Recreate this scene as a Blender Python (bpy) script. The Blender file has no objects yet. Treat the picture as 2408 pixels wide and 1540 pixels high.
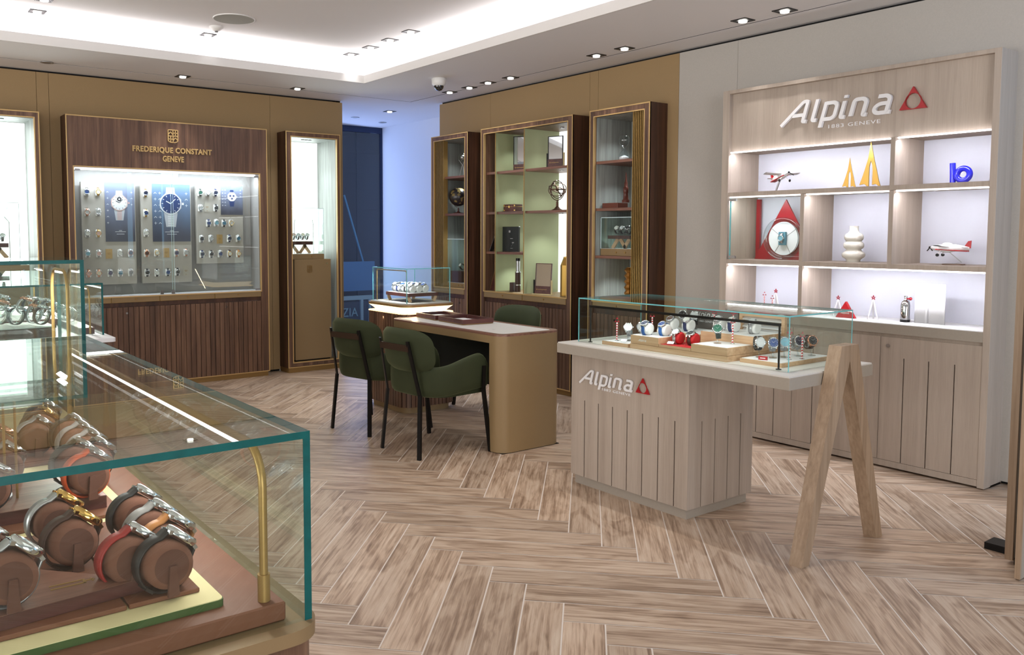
import bpy, bmesh, math, random
from mathutils import Matrix, Vector
random.seed(7)
PI = math.pi
S = bpy.context.scene
COL = S.collection

# ------------------------------------------------------------ camera, world, exposure
cam_d = bpy.data.cameras.new('camera')
cam = bpy.data.objects.new('camera', cam_d); COL.objects.link(cam)
FPX, CX, CY, YAW, PITCH = 1976.59, 1060.27, 678.70, 0.6240, 0.0663
cam.location = (0, 0, 1.40)
cam.rotation_euler = (PI / 2 - PITCH, 0, -YAW)
cam_d.sensor_width = 36.0
cam_d.lens = FPX / 2408 * 36.0
cam_d.shift_x = (1204 - CX) / 2408
cam_d.shift_y = (CY - 770) / 2408
cam_d.clip_start = 0.02
cam_d.clip_end = 200
S.camera = cam
S.view_settings.view_transform = 'Standard'
S.view_settings.look = 'None'
S.view_settings.gamma = 1.0
S.view_settings.use_curve_mapping = False
S.view_settings.exposure = -0.04
S.cycles.max_bounces = 12
S.cycles.transparent_max_bounces = 40
S.cycles.glossy_bounces = 4
S.cycles.diffuse_bounces = 4
S.cycles.caustics_reflective = False
S.cycles.caustics_refractive = False
S.cycles.sample_clamp_indirect = 3.0
S.cycles.use_denoising = True

wd = bpy.data.worlds.new('world'); S.world = wd; wd.use_nodes = True
wd.node_tree.nodes['Background'].inputs[0].default_value = (1.0, 0.97, 0.95, 1)
wd.node_tree.nodes['Background'].inputs[1].default_value = 0.35

def lin(c):
    return tuple(((v / 255) / 12.92 if v <= 10 else (((v / 255) + 0.055) / 1.055) ** 2.4) for v in c)

def area_light(name, loc, direction, sx, sy, power, col=(1, 1, 1), spread=PI):
    d = bpy.data.lights.new(name, 'AREA'); d.shape = 'RECTANGLE'; d.size = sx; d.size_y = sy
    d.energy = power; d.color = col; d.spread = spread
    o = bpy.data.objects.new(name, d); COL.objects.link(o)
    o.location = loc
    o.rotation_euler = Vector(direction).to_track_quat('-Z', 'Y').to_euler()
    return o

def strip_light(name, p0, p1, width, power, direction, col=(1, 1, 1)):
    """long thin area light from p0 to p1 shining along direction"""
    p0 = Vector(p0); p1 = Vector(p1); d = bpy.data.lights.new(name, 'AREA'); d.shape = 'RECTANGLE'
    x = (p1 - p0); L = x.length; x.normalize(); z = -Vector(direction).normalized(); y = z.cross(x)
    d.size = L; d.size_y = width; d.energy = power; d.color = col
    o = bpy.data.objects.new(name, d); COL.objects.link(o)
    m = Matrix((x, y, z)).transposed().to_4x4(); m.translation = (p0 + p1) / 2
    o.matrix_world = m
    return o

def spot(name, loc, power, angle=75, blend=0.6, col=(1, .975, .95), aim=(0, 0, -1), rad=0.03):
    d = bpy.data.lights.new(name, 'SPOT'); d.energy = power; d.color = col
    d.spot_size = math.radians(angle); d.spot_blend = blend; d.shadow_soft_size = rad
    o = bpy.data.objects.new(name, d); COL.objects.link(o); o.location = loc
    o.rotation_euler = Vector(aim).to_track_quat('-Z', 'Y').to_euler()
    return o

WARM = (1.0, .93, .85); COOL = (.82, .89, 1.0); BLUE = (.34, .50, 1.0)
# daylight entering through the shop window at the end of the alcove
area_light('daylight_window', (5.0, 9.45, 1.5), (0.25, -1, 0.0), 1.5, 2.4, 24, BLUE)
# daylight from the street front on the right, behind the camera
area_light('daylight_entrance', (6.5, -2.6, 1.6), (-0.16, 1, -0.04), 3.4, 2.6, 50, (.38, .70, 1.0))
area_light('added_blue_fill', (4.72, -.35, 2.52), (.12, 1, -.42), .8, .32, 17, (.16, .52, 1.0))  # added blue panel, hung high clear of reflections, tints the right wall
# bright shop floor lamps of the unseen store, and one added fill panel
area_light('store_ceiling_panel', (1.2, -0.6, 2.7), (0.15, 0.5, -1), 3.0, 1.6, 20, (1, .96, .93))
area_light('added_rear_fill', (-1.9, -7.5, 1.35), (0.36, 1, 0.08), 5.2, 2.6, 400, (1, .98, .98))  # added unseen panel far behind the camera, lifts the soffit and upper walls
area_light('store_hall_left', (-6.5, 3.2, 1.45), (1, .06, .07), 8.0, 2.6, 430, (1, .98, .96))
# light from the cove around the raised ceiling
CZ, UZ = 2.775, 3.02
COVE_Y, COVE_X, LIP = 6.86, 3.96, 2.845
strip_light('cove_light_back', (-2.9, COVE_Y + .075, 2.83), (COVE_X + .09, COVE_Y + .075, 2.83), .03, 36, (0, .15, 1), (1, .96, .97))
strip_light('cove_light_right', (COVE_X + .075, -1.5, 2.83), (COVE_X + .075, COVE_Y + .09, 2.83), .03, 42, (.15, 0, 1), (1, .96, .97))

# ------------------------------------------------------------ materials
MATS = {}
def nodes(name):
    m = bpy.data.materials.new(name); m.use_nodes = True
    nt = m.node_tree; b = nt.nodes['Principled BSDF']
    MATS[name] = m
    return m, nt, b

def setp(b, **k):
    for a, v in k.items():
        b.inputs[a].default_value = v

def solid(name, rgb, rough=.5, metal=0.0, vary=0.0, scale=40, bump=0.0, spec=.5, coat=0.0, **kw):
    m, nt, b = nodes(name); c = lin(rgb)
    setp(b, **{'Base Color': (*c, 1), 'Roughness': rough, 'Metallic': metal, 'Specular IOR Level': spec, 'Coat Weight': coat})
    if vary or bump:
        g = nt.nodes.new('ShaderNodeNewGeometry'); n = nt.nodes.new('ShaderNodeTexNoise')
        n.inputs['Scale'].default_value = scale; n.inputs['Detail'].default_value = 4
        nt.links.new(g.outputs['Position'], n.inputs['Vector'])
        if vary:
            r = nt.nodes.new('ShaderNodeMixRGB'); r.blend_type = 'MIX'
            r.inputs[1].default_value = (*[v * (1 - vary) for v in c], 1); r.inputs[2].default_value = (*[min(1, v * (1 + vary)) for v in c], 1)
            nt.links.new(n.outputs['Fac'], r.inputs[0]); nt.links.new(r.outputs[0], b.inputs['Base Color'])
        if bump:
            bp = nt.nodes.new('ShaderNodeBump'); bp.inputs['Strength'].default_value = bump; bp.inputs['Distance'].default_value = .002
            nt.links.new(n.outputs['Fac'], bp.inputs['Height']); nt.links.new(bp.outputs[0], b.inputs['Normal'])
    for a, v in kw.items():
        b.inputs[a.replace('_', ' ')].default_value = v
    return m

def wood(name, cols, axis='Z', scale=30.0, stretch=14.0, rough=.5, contrast=1.0, fig=2.2, bump=.1):
    """streaky grain running along a world axis"""
    m, nt, b = nodes(name)
    g = nt.nodes.new('ShaderNodeNewGeometry'); mp = nt.nodes.new('ShaderNodeMapping')
    sc = [scale] * 3; sc['XYZ'.index(axis)] = scale / stretch
    mp.inputs['Scale'].default_value = sc
    nt.links.new(g.outputs['Position'], mp.inputs['Vector'])
    n1 = nt.nodes.new('ShaderNodeTexNoise'); n1.inputs['Scale'].default_value = 1.0; n1.inputs['Detail'].default_value = 5; n1.inputs['Roughness'].default_value = .65
    n1.inputs['Distortion'].default_value = .3
    nt.links.new(mp.outputs[0], n1.inputs['Vector'])
    n2 = nt.nodes.new('ShaderNodeTexNoise'); n2.inputs['Scale'].default_value = fig / scale * 4; n2.inputs['Detail'].default_value = 2; n2.inputs['Distortion'].default_value = 1.2
    nt.links.new(mp.outputs[0], n2.inputs['Vector'])
    mx = nt.nodes.new('ShaderNodeMath'); mx.operation = 'MULTIPLY_ADD'; mx.inputs[1].default_value = .55
    ad = nt.nodes.new('ShaderNodeMath'); ad.operation = 'MULTIPLY'; ad.inputs[1].default_value = .45
    nt.links.new(n2.outputs['Fac'], ad.inputs[0]); nt.links.new(n1.outputs['Fac'], mx.inputs[0]); nt.links.new(ad.outputs[0], mx.inputs[2])
    cr = nt.nodes.new('ShaderNodeValToRGB'); nt.links.new(mx.outputs[0], cr.inputs[0])
    e = cr.color_ramp.elements; w = .17 / contrast
    pos = [.5 - w, .5, .5 + w]
    e[0].position = pos[0]; e[0].color = (*lin(cols[0]), 1); e[1].position = pos[2]; e[1].color = (*lin(cols[2]), 1)
    k = e.new(pos[1]); k.color = (*lin(cols[1]), 1)
    nt.links.new(cr.outputs[0], b.inputs['Base Color']); b.inputs['Roughness'].default_value = rough
    if bump:
        bp = nt.nodes.new('ShaderNodeBump'); bp.inputs['Strength'].default_value = bump; bp.inputs['Distance'].default_value = .002
        nt.links.new(n1.outputs['Fac'], bp.inputs['Height']); nt.links.new(bp.outputs[0], b.inputs['Normal'])
    return m

def emit(name, rgb, strength):
    m = bpy.data.materials.new(name); m.use_nodes = True; nt = m.node_tree; nt.nodes.clear()
    e = nt.nodes.new('ShaderNodeEmission'); o = nt.nodes.new('ShaderNodeOutputMaterial')
    e.inputs[0].default_value = (*lin(rgb), 1); e.inputs[1].default_value = strength
    nt.links.new(e.outputs[0], o.inputs[0]); MATS[name] = m
    return m

def pane_glass(name, tint=(250, 254, 252), boost=1.0, rough=0.0):
    m = bpy.data.materials.new(name); m.use_nodes = True; nt = m.node_tree; nt.nodes.clear()
    o = nt.nodes.new('ShaderNodeOutputMaterial'); mx = nt.nodes.new('ShaderNodeMixShader')
    t = nt.nodes.new('ShaderNodeBsdfTransparent'); g = nt.nodes.new('ShaderNodeBsdfGlossy')
    t.inputs[0].default_value = (*lin(tint), 1); g.inputs['Roughness'].default_value = rough; g.inputs[0].default_value = (1, 1, 1, 1)
    # Schlick reflectance of a thin pane, the same from either side
    ge = nt.nodes.new('ShaderNodeNewGeometry'); dt = nt.nodes.new('ShaderNodeVectorMath'); dt.operation = 'DOT_PRODUCT'
    nt.links.new(ge.outputs['Incoming'], dt.inputs[0]); nt.links.new(ge.outputs['Normal'], dt.inputs[1])
    ab = nt.nodes.new('ShaderNodeMath'); ab.operation = 'ABSOLUTE'; nt.links.new(dt.outputs['Value'], ab.inputs[0])
    su = nt.nodes.new('ShaderNodeMath'); su.operation = 'SUBTRACT'; su.inputs[0].default_value = 1.0; su.use_clamp = True; nt.links.new(ab.outputs[0], su.inputs[1])
    pw = nt.nodes.new('ShaderNodeMath'); pw.operation = 'POWER'; pw.inputs[1].default_value = 5.0; nt.links.new(su.outputs[0], pw.inputs[0])
    mm = nt.nodes.new('ShaderNodeMath'); mm.operation = 'MULTIPLY_ADD'; mm.inputs[1].default_value = .96 * boost; mm.inputs[2].default_value = .035 * boost; mm.use_clamp = True
    nt.links.new(pw.outputs[0], mm.inputs[0]); nt.links.new(mm.outputs[0], mx.inputs[0])
    nt.links.new(t.outputs[0], mx.inputs[1]); nt.links.new(g.outputs[0], mx.inputs[2]); nt.links.new(mx.outputs[0], o.inputs[0])
    MATS[name] = m
    return m

glass = pane_glass('clear_glass')
glass_edge = solid('green_glass_edge', (3, 84, 84), .35, spec=.4, vary=.35, scale=60)
glass_edge_pale = solid('pale_glass_edge', (120, 200, 205), .2, spec=.8, vary=.2, scale=60)
glass_edge_white = solid('frosted_glass_edge', (215, 240, 245), .3)
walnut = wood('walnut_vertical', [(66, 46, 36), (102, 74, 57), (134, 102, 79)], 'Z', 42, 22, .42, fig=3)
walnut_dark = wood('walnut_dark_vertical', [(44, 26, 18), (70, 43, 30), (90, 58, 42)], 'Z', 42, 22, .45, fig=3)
walnut_y = wood('walnut_along_y', [(92, 60, 50), (122, 84, 70), (146, 104, 88)], 'Y', 50, 22, .4, fig=3)
walnut_x = wood('walnut_along_x', [(92, 60, 50), (122, 84, 70), (146, 104, 88)], 'X', 50, 22, .4, fig=3)
mahogany = wood('mahogany_dark', [(58, 28, 26), (80, 42, 38), (98, 56, 50)], 'X', 60, 16, .35, fig=3)
oak_grey = wood('pale_brushed_oak', [(160, 146, 133), (175, 161, 148), (188, 175, 162)], 'Z', 380, 60, .55, contrast=.85, fig=3)
oak_warm = wood('natural_oak', [(178, 136, 100), (204, 166, 130), (220, 186, 150)], 'Y', 60, 18, .5, fig=3)
oak_leg = wood('natural_oak_upright', [(138, 116, 94), (162, 138, 114), (178, 155, 131)], 'Z', 90, 24, .5, fig=3)
wood_inner = wood('grey_washed_veneer', [(118, 122, 118), (146, 152, 148), (166, 174, 170)], 'Z', 60, 26, .5, fig=3)
brass = solid('brushed_brass', (166, 134, 80), .38, .55, vary=.06, scale=30)
brass_light = solid('pale_brass', (206, 172, 116), .4, .35)
brass_dull = solid('bronze_trim', (150, 118, 70), .45, .4)
gold_wall = solid('bronze_wall_fabric', (156, 130, 92), .75, vary=.10, scale=260, bump=.25)
gold_panel = solid('bronze_lacquer', (142, 118, 82), .55, .05, vary=.06, scale=300, bump=.1)
grey_wall = solid('grey_plaster', (182, 177, 170), .85, vary=.07, scale=120, bump=.25)
stone_grey = solid('grey_stone_laminate', (164, 155, 143), .6, vary=.06, scale=90)
white_wall = solid('white_paint', (228, 228, 230), .85, vary=.01, scale=4)
ceil_mat = solid('ceiling_paint', (238, 236, 236), .9, vary=.01, scale=2)
ceil_face = solid('ceiling_edge_paint', (232, 230, 228), .9)
black = solid('black_metal', (18, 17, 17), .4, .5)
black_gap = solid('black_gap', (10, 9, 9), .9)
white_lacquer = solid('white_lacquer', (240, 240, 242), .35, vary=.01)
white_board = solid('white_backboard', (212, 214, 226), .6)
white_plastic = solid('white_plastic', (232, 231, 228), .4)
grey_plastic = solid('grey_plastic', (176, 174, 168), .6)
board_grey = solid('grey_fabric_board', (176, 170, 162), .85, vary=.06, scale=30, bump=.1)
niche_grey = solid('grey_linen_back', (152, 148, 146), .85, vary=.06, scale=30)
cushion_white = solid('white_suede', (232, 230, 228), .7)
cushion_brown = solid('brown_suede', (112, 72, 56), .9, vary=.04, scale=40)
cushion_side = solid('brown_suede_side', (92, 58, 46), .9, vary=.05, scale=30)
leather_brown = solid('terracotta_leather', (112, 66, 42), .6, vary=.12, scale=26, bump=.1)
cream_felt = solid('cream_felt', (222, 208, 158), .8, vary=.04, scale=14)
green_felt = solid('green_felt_edge', (52, 82, 30), .8)
velvet = solid('green_velvet', (42, 49, 22), .85, vary=.2, scale=9, Sheen_Weight=.35, Sheen_Roughness=.4)
velvet.node_tree.nodes['Principled BSDF'].inputs['Sheen Tint'].default_value = (.45, .52, .25, 1)
steel = solid('polished_steel', (214, 216, 220), .14, 1.0)
steel_gold = solid('polished_gold', (228, 186, 110), .16, 1.0)
rose_gold = solid('rose_gold', (226, 168, 140), .18, 1.0)
silver_dull = solid('satin_silver', (178, 178, 180), .35, .8)
chrome = solid('chrome', (225, 228, 232), .06, 1.0)
acrylic = pane_glass('clear_acrylic', (240, 246, 248), 1.4, .02)
mirror_m = solid('mirror_silver', (200, 206, 212), .02, 1.0)
red = solid('red_lacquer', (172, 18, 28), .35)
red_cushion = solid('red_suede', (178, 20, 28), .7)
red_dark = solid('crimson_lacquer', (150, 14, 34), .3)
blue_gloss = solid('cobalt_glazed', (36, 40, 214), .08, coat=.6)
ceramic = solid('ivory_ceramic', (238, 236, 226), .22)
gold_statue = solid('satin_gold_leaf', (178, 140, 70), .38, .8)
sage = solid('sage_green_panel', (152, 160, 122), .6, vary=.04, scale=6)
leds = emit('led_white', (255, 250, 252), 5.0)
led_warm = emit('led_warm', (255, 214, 150), 3.0)
led_glow = emit('led_warm_band', (255, 226, 176), 2.4)
lens_on = emit('lamp_lens', (255, 250, 240), 5.0)
paper = solid('white_paper', (244, 245, 248), .7)
tag_white = solid('white_tag', (238, 240, 245), .5)
strap_black = solid('black_leather', (26, 25, 26), .55, vary=.2, scale=300)
strap_navy = solid('navy_leather', (30, 42, 84), .5)
strap_blue = solid('blue_leather', (30, 84, 150), .5)
strap_red = solid('red_leather', (150, 40, 36), .5, vary=.1, scale=200)
strap_tan = solid('tan_leather', (186, 122, 66), .5)
strap_orange = solid('orange_rubber', (214, 86, 34), .5)
strap_grey = solid('grey_leather', (150, 146, 144), .55)
strap_brown = solid('dark_brown_leather', (62, 38, 30), .5)
strap_green = solid('dark_green_leather', (34, 46, 40), .5)
strap_white = solid('white_leather', (226, 222, 218), .5)
D = {k: solid('dial_' + k, c, .25, coat=.5) for k, c in dict(white=(236, 236, 232), blue=(32, 62, 122), black=(26, 28, 32), pink=(228, 186, 178),
     ice=(126, 184, 206), brown=(84, 54, 44), green=(38, 92, 74), silver=(196, 198, 200), navy=(24, 34, 66), cream=(236, 224, 200), purple=(64, 58, 96), teal=(60, 120, 150)).items()}
ext_wall = solid('outside_hoarding', (10, 34, 72), .7, vary=.25, scale=3)
ext_pale = solid('outside_pale_band', (62, 120, 196), .6)
ext_dark = solid('outside_dark_band', (40, 62, 100), .6)
ext_white = solid('outside_white_frame', (150, 186, 222), .6)
ext_text = solid('outside_lettering', (132, 176, 210), .6)

def marble(name, base, vein, glow):
    m, nt, b = nodes(name)
    g = nt.nodes.new('ShaderNodeNewGeometry'); n = nt.nodes.new('ShaderNodeTexNoise')
    n.inputs['Scale'].default_value = 5.0; n.inputs['Detail'].default_value = 9; n.inputs['Roughness'].default_value = .7; n.inputs['Distortion'].default_value = 1.4
    nt.links.new(g.outputs['Position'], n.inputs['Vector'])
    cr = nt.nodes.new('ShaderNodeValToRGB'); e = cr.color_ramp.elements
    e[0].position = .34; e[0].color = (*lin(vein), 1); e[1].position = .42; e[1].color = (*lin(base), 1)
    nt.links.new(n.outputs['Fac'], cr.inputs[0]); nt.links.new(cr.outputs[0], b.inputs['Base Color'])
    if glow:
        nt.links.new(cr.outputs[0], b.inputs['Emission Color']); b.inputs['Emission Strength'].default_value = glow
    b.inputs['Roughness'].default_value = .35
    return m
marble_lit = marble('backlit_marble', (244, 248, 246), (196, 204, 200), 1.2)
marble_top = marble('white_marble_top', (232, 230, 226), (206, 204, 198), 0)

def floor_material():
    m, nt, b = nodes('oak_effect_tiles')
    uv = nt.nodes.new('ShaderNodeUVMap'); uv.uv_map = 'UVMap'
    at = nt.nodes.new('ShaderNodeAttribute'); at.attribute_name = 'tone'
    cb = nt.nodes.new('ShaderNodeCombineXYZ')
    mul = nt.nodes.new('ShaderNodeMath'); mul.operation = 'MULTIPLY'; mul.inputs[1].default_value = 57.0
    nt.links.new(at.outputs['Fac'], mul.inputs[0]); nt.links.new(mul.outputs[0], cb.inputs[0]); nt.links.new(mul.outputs[0], cb.inputs[2])
    add = nt.nodes.new('ShaderNodeVectorMath'); nt.links.new(uv.outputs[0], add.inputs[0]); nt.links.new(cb.outputs[0], add.inputs[1])
    mp = nt.nodes.new('ShaderNodeMapping'); mp.inputs['Scale'].default_value = (.8, 20, 1); nt.links.new(add.outputs[0], mp.inputs['Vector'])
    n1 = nt.nodes.new('ShaderNodeTexNoise'); n1.inputs['Scale'].default_value = 3.0; n1.inputs['Detail'].default_value = 7; n1.inputs['Roughness'].default_value = .68; n1.inputs['Distortion'].default_value = .5
    nt.links.new(mp.outputs[0], n1.inputs['Vector'])
    mp2 = nt.nodes.new('ShaderNodeMapping'); mp2.inputs['Scale'].default_value = (2.6, 9, 1); nt.links.new(add.outputs[0], mp2.inputs['Vector'])
    n2 = nt.nodes.new('ShaderNodeTexNoise'); n2.inputs['Scale'].default_value = 1.0; n2.inputs['Detail'].default_value = 3; n2.inputs['Distortion'].default_value = .6
    nt.links.new(mp2.outputs[0], n2.inputs['Vector'])
    # cathedral rings: contour lines of the coarse noise
    rg = nt.nodes.new('ShaderNodeMath'); rg.operation = 'MULTIPLY'; rg.inputs[1].default_value = 26.0
    nt.links.new(n2.outputs['Fac'], rg.inputs[0])
    sn = nt.nodes.new('ShaderNodeMath'); sn.operation = 'SINE'; nt.links.new(rg.outputs[0], sn.inputs[0])
    m1 = nt.nodes.new('ShaderNodeMath'); m1.operation = 'MULTIPLY_ADD'; m1.inputs[1].default_value = .055
    nt.links.new(sn.outputs[0], m1.inputs[0]); nt.links.new(n1.outputs['Fac'], m1.inputs[2])
    m2 = nt.nodes.new('ShaderNodeMath'); m2.operation = 'MULTIPLY_ADD'; m2.inputs[1].default_value = .30; m2.inputs[2].default_value = -.15
    nt.links.new(n2.outputs['Fac'], m2.inputs[0])
    m3 = nt.nodes.new('ShaderNodeMath'); nt.links.new(m1.outputs[0], m3.inputs[0]); nt.links.new(m2.outputs[0], m3.inputs[1])
    cr = nt.nodes.new('ShaderNodeValToRGB'); nt.links.new(m3.outputs[0], cr.inputs[0])
    e = cr.color_ramp.elements
    e[0].position = .20; e[0].color = (*lin((104, 80, 62)), 1); e[1].position = .80; e[1].color = (*lin((218, 200, 180)), 1)
    k = e.new(.38); k.color = (*lin((156, 130, 108)), 1); k = e.new(.55); k.color = (*lin((194, 169, 146)), 1)
    hs = nt.nodes.new('ShaderNodeHueSaturation'); nt.links.new(cr.outputs[0], hs.inputs['Color'])
    mr = nt.nodes.new('ShaderNodeMapRange'); mr.inputs[3].default_value = .86; mr.inputs[4].default_value = 1.12
    nt.links.new(at.outputs['Fac'], mr.inputs[0]); nt.links.new(mr.outputs[0], hs.inputs['Value'])
    nt.links.new(hs.outputs[0], b.inputs['Base Color']); b.inputs['Roughness'].default_value = .42
    bp = nt.nodes.new('ShaderNodeBump'); bp.inputs['Strength'].default_value = .12; bp.inputs['Distance'].default_value = .002
    nt.links.new(n1.outputs['Fac'], bp.inputs['Height']); nt.links.new(bp.outputs[0], b.inputs['Normal'])
    return m
floor_mat = floor_material()
grout = solid('pale_grout', (238, 228, 218), .8)

# ------------------------------------------------------------ mesh building
class MB:
    """collects shapes into one mesh; every face carries a material slot index"""
    def __init__(s): s.v = []; s.f = []; s.m = []; s.sm = []; s.M = Matrix.Identity(4); s.mi = 0; s.smooth = False
    def add(s, vs, fs, smooth=None):
        n = len(s.v); s.v += [tuple(s.M @ Vector(p)) for p in vs]
        for f in fs: s.f.append([i + n for i in f]); s.m.append(s.mi); s.sm.append(s.smooth if smooth is None else smooth)
        return s
    def box(s, x0, x1, y0, y1, z0, z1, bev=0.0):
        if x0 > x1: x0, x1 = x1, x0
        if y0 > y1: y0, y1 = y1, y0
        if z0 > z1: z0, z1 = z1, z0
        if bev <= 0:
            vs = [(x, y, z) for z in (z0, z1) for y in (y0, y1) for x in (x0, x1)]
            return s.add(vs, [(0, 2, 3, 1), (4, 5, 7, 6), (0, 1, 5, 4), (2, 6, 7, 3), (0, 4, 6, 2), (1, 3, 7, 5)])
        b = min(bev, (x1 - x0) / 2.01, (y1 - y0) / 2.01, (z1 - z0) / 2.01)
        bm = bmesh.new(); bmesh.ops.create_cube(bm, size=1)
        for q in bm.verts: q.co = ((x0 + x1) / 2 + q.co.x * (x1 - x0), (y0 + y1) / 2 + q.co.y * (y1 - y0), (z0 + z1) / 2 + q.co.z * (z1 - z0))
        bmesh.ops.bevel(bm, geom=bm.edges[:], offset=b, segments=3 if bev > .006 else 1, profile=.5, affect='EDGES')
        bm.verts.index_update()
        s.add([q.co[:] for q in bm.verts], [[q.index for q in f.verts] for f in bm.faces], smooth=bev > .006); bm.free()
        return s
    def prism(s, poly, z0, z1, smooth=False):
        """poly: list of (x, y) counter-clockwise; extruded z0..z1"""
        n = len(poly); vs = [(x, y, z0) for x, y in poly] + [(x, y, z1) for x, y in poly]
        s.add(vs, [list(range(n))[::-1], list(range(n, 2 * n))], smooth=False)
        if smooth: s.add(vs, [])
        k = len(s.v) - 2 * n
        for i in range(n):
            j = (i + 1) % n; s.f.append([k + i, k + j, k + n + j, k + n + i]); s.m.append(s.mi); s.sm.append(smooth)
        return s
    def ring_prism(s, outer, inner, z0, z1):
        """flat frame between two outlines of equal point count"""
        n = len(outer)
        vs = [(x, y, z) for z in (z0, z1) for x, y in outer] + [(x, y, z) for z in (z0, z1) for x, y in inner]
        fs = []
        for i in range(n):
            j = (i + 1) % n; o0, o1, i0, i1 = i, j, 2 * n + i, 2 * n + j
            fs += [(o0, o1, o1 + n, o0 + n), (i1, i0, i0 + n, i1 + n), (o0 + n, o1 + n, i1 + n, i0 + n), (o1, o0, i0, i1)]
        return s.add(vs, fs)
    def lathe(s, prof, seg=24, cx=0, cy=0, cap=True, smooth=True):
        """prof: list of (r, z)"""
        vs = []; fs = []
        for r, z in prof:
            for i in range(seg): a = 2 * PI * i / seg; vs.append((cx + r * math.cos(a), cy + r * math.sin(a), z))
        for k in range(len(prof) - 1):
            for i in range(seg):
                j = (i + 1) % seg; fs.append((k * seg + i, k * seg + j, (k + 1) * seg + j, (k + 1) * seg + i))
        s.add(vs, fs, smooth=smooth)
        if cap:
            base = len(s.v); s.v += s.v[base - len(vs):base]
            s.f.append([base + i for i in range(seg)][::-1]); s.m.append(s.mi); s.sm.append(False)
            s.f.append([base + (len(prof) - 1) * seg + i for i in range(seg)]); s.m.append(s.mi); s.sm.append(False)
        return s
    def cyl(s, x, y, z0, z1, r, seg=16, r2=None):
        return s.lathe([(r, z0), (r if r2 is None else r2, z1)], seg, x, y)
    def tube(s, pts, r, seg=8, closed=False, cap=True):
        pts = [Vector(p) for p in pts]; n = len(pts); rs = r if isinstance(r, (list, tuple)) else [r] * n
        vs = []; fs = []; up = Vector((0, 0, 1)); prev = None
        for i, p in enumerate(pts):
            if closed: t = pts[(i + 1) % n] - pts[i - 1]
            else: t = pts[min(i + 1, n - 1)] - pts[max(i - 1, 0)]
            t.normalize()
            if prev is None:
                a = up if abs(t.dot(up)) < .9 else Vector((1, 0, 0)); x = t.cross(a).normalized()
            else:
                x = (prev - t * prev.dot(t)).normalized()
            prev = x; y = t.cross(x)
            for k in range(seg):
                a = 2 * PI * k / seg; vs.append(tuple(p + (x * math.cos(a) + y * math.sin(a)) * rs[i]))
        m = n if closed else n - 1
        for i in range(m):
            j = (i + 1) % n
            for k in range(seg):
                l = (k + 1) % seg; fs.append((i * seg + k, i * seg + l, j * seg + l, j * seg + k))
        s.add(vs, fs, smooth=seg > 4)
        if cap and not closed: s.add(vs[:seg] + vs[-seg:], [list(range(seg))[::-1], list(range(seg, 2 * seg))], smooth=False)
        return s
    def bar(s, p0, p1, w, d, up=(0, 0, 1)):
        """rectangular bar from p0 to p1"""
        p0 = Vector(p0); p1 = Vector(p1); t = (p1 - p0).normalized(); x = t.cross(Vector(up)).normalized(); y = x.cross(t)
        vs = [tuple(p + x * a * w / 2 + y * b * d / 2) for p in (p0, p1) for a, b in ((-1, -1), (1, -1), (1, 1), (-1, 1))]
        return s.add(vs, [(0, 3, 2, 1), (4, 5, 6, 7), (0, 1, 5, 4), (1, 2, 6, 5), (2, 3, 7, 6), (3, 0, 4, 7)])
    def ball(s, c, r, seg=16, sq=(1, 1, 1)):
        n = seg // 2; prof = [(max(1e-4, math.sin(PI * i / n)), -math.cos(PI * i / n)) for i in range(n + 1)]
        vs = []; fs = []
        for a_, z in prof:
            for i in range(seg): a = 2 * PI * i / seg; vs.append((c[0] + r * sq[0] * a_ * math.cos(a), c[1] + r * sq[1] * a_ * math.sin(a), c[2] + r * sq[2] * z))
        for k in range(n):
            for i in range(seg): j = (i + 1) % seg; fs.append((k * seg + i, k * seg + j, (k + 1) * seg + j, (k + 1) * seg + i))
        return s.add(vs, fs, smooth=True)
    def grid(s, rows, smooth=True, close_u=False):
        n = len(rows[0]); vs = [p for r in rows for p in r]; fs = []
        for i in range(len(rows) - 1):
            for k in range(n if close_u else n - 1):
                l = (k + 1) % n; fs.append((i * n + k, i * n + l, (i + 1) * n + l, (i + 1) * n + k))
        return s.add(vs, fs, smooth=smooth)
    def build(s, name, mats, parent=None, matrix=None, fix=True):
        me = bpy.data.meshes.new(name)
        me.from_pydata(s.v, [], s.f)
        if not isinstance(mats, (list, tuple)): mats = [mats]
        for m in mats: me.materials.append(m)
        me.polygons.foreach_set('material_index', s.m); me.polygons.foreach_set('use_smooth', s.sm)
        me.update()
        if fix:
            bm = bmesh.new(); bm.from_mesh(me); bmesh.ops.recalc_face_normals(bm, faces=bm.faces[:]); bm.to_mesh(me); bm.free()
        o = bpy.data.objects.new(name, me); COL.objects.link(o)
        if parent is not None: o.parent = parent
        if matrix is not None: o.matrix_basis = matrix
        return o

def rrect(x0, x1, y0, y1, r, n=5):
    """rounded rectangle outline, counter-clockwise"""
    rr = r if isinstance(r, (list, tuple)) else [r] * 4; out = []
    for (cx, cy, a0, q) in ((x1, y0, -PI / 2, rr[1]), (x1, y1, 0, rr[2]), (x0, y1, PI / 2, rr[3]), (x0, y0, PI, rr[0])):
        sx = -1 if cx == x1 else 1; sy = 1 if cy == y0 else -1
        if q <= 0: out.append((cx, cy)); continue
        ox, oy = cx + sx * q, cy + sy * q
        for i in range(n + 1): a = a0 + PI / 2 * i / n; out.append((ox + q * math.cos(a), oy + q * math.sin(a)))
    return out

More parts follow.
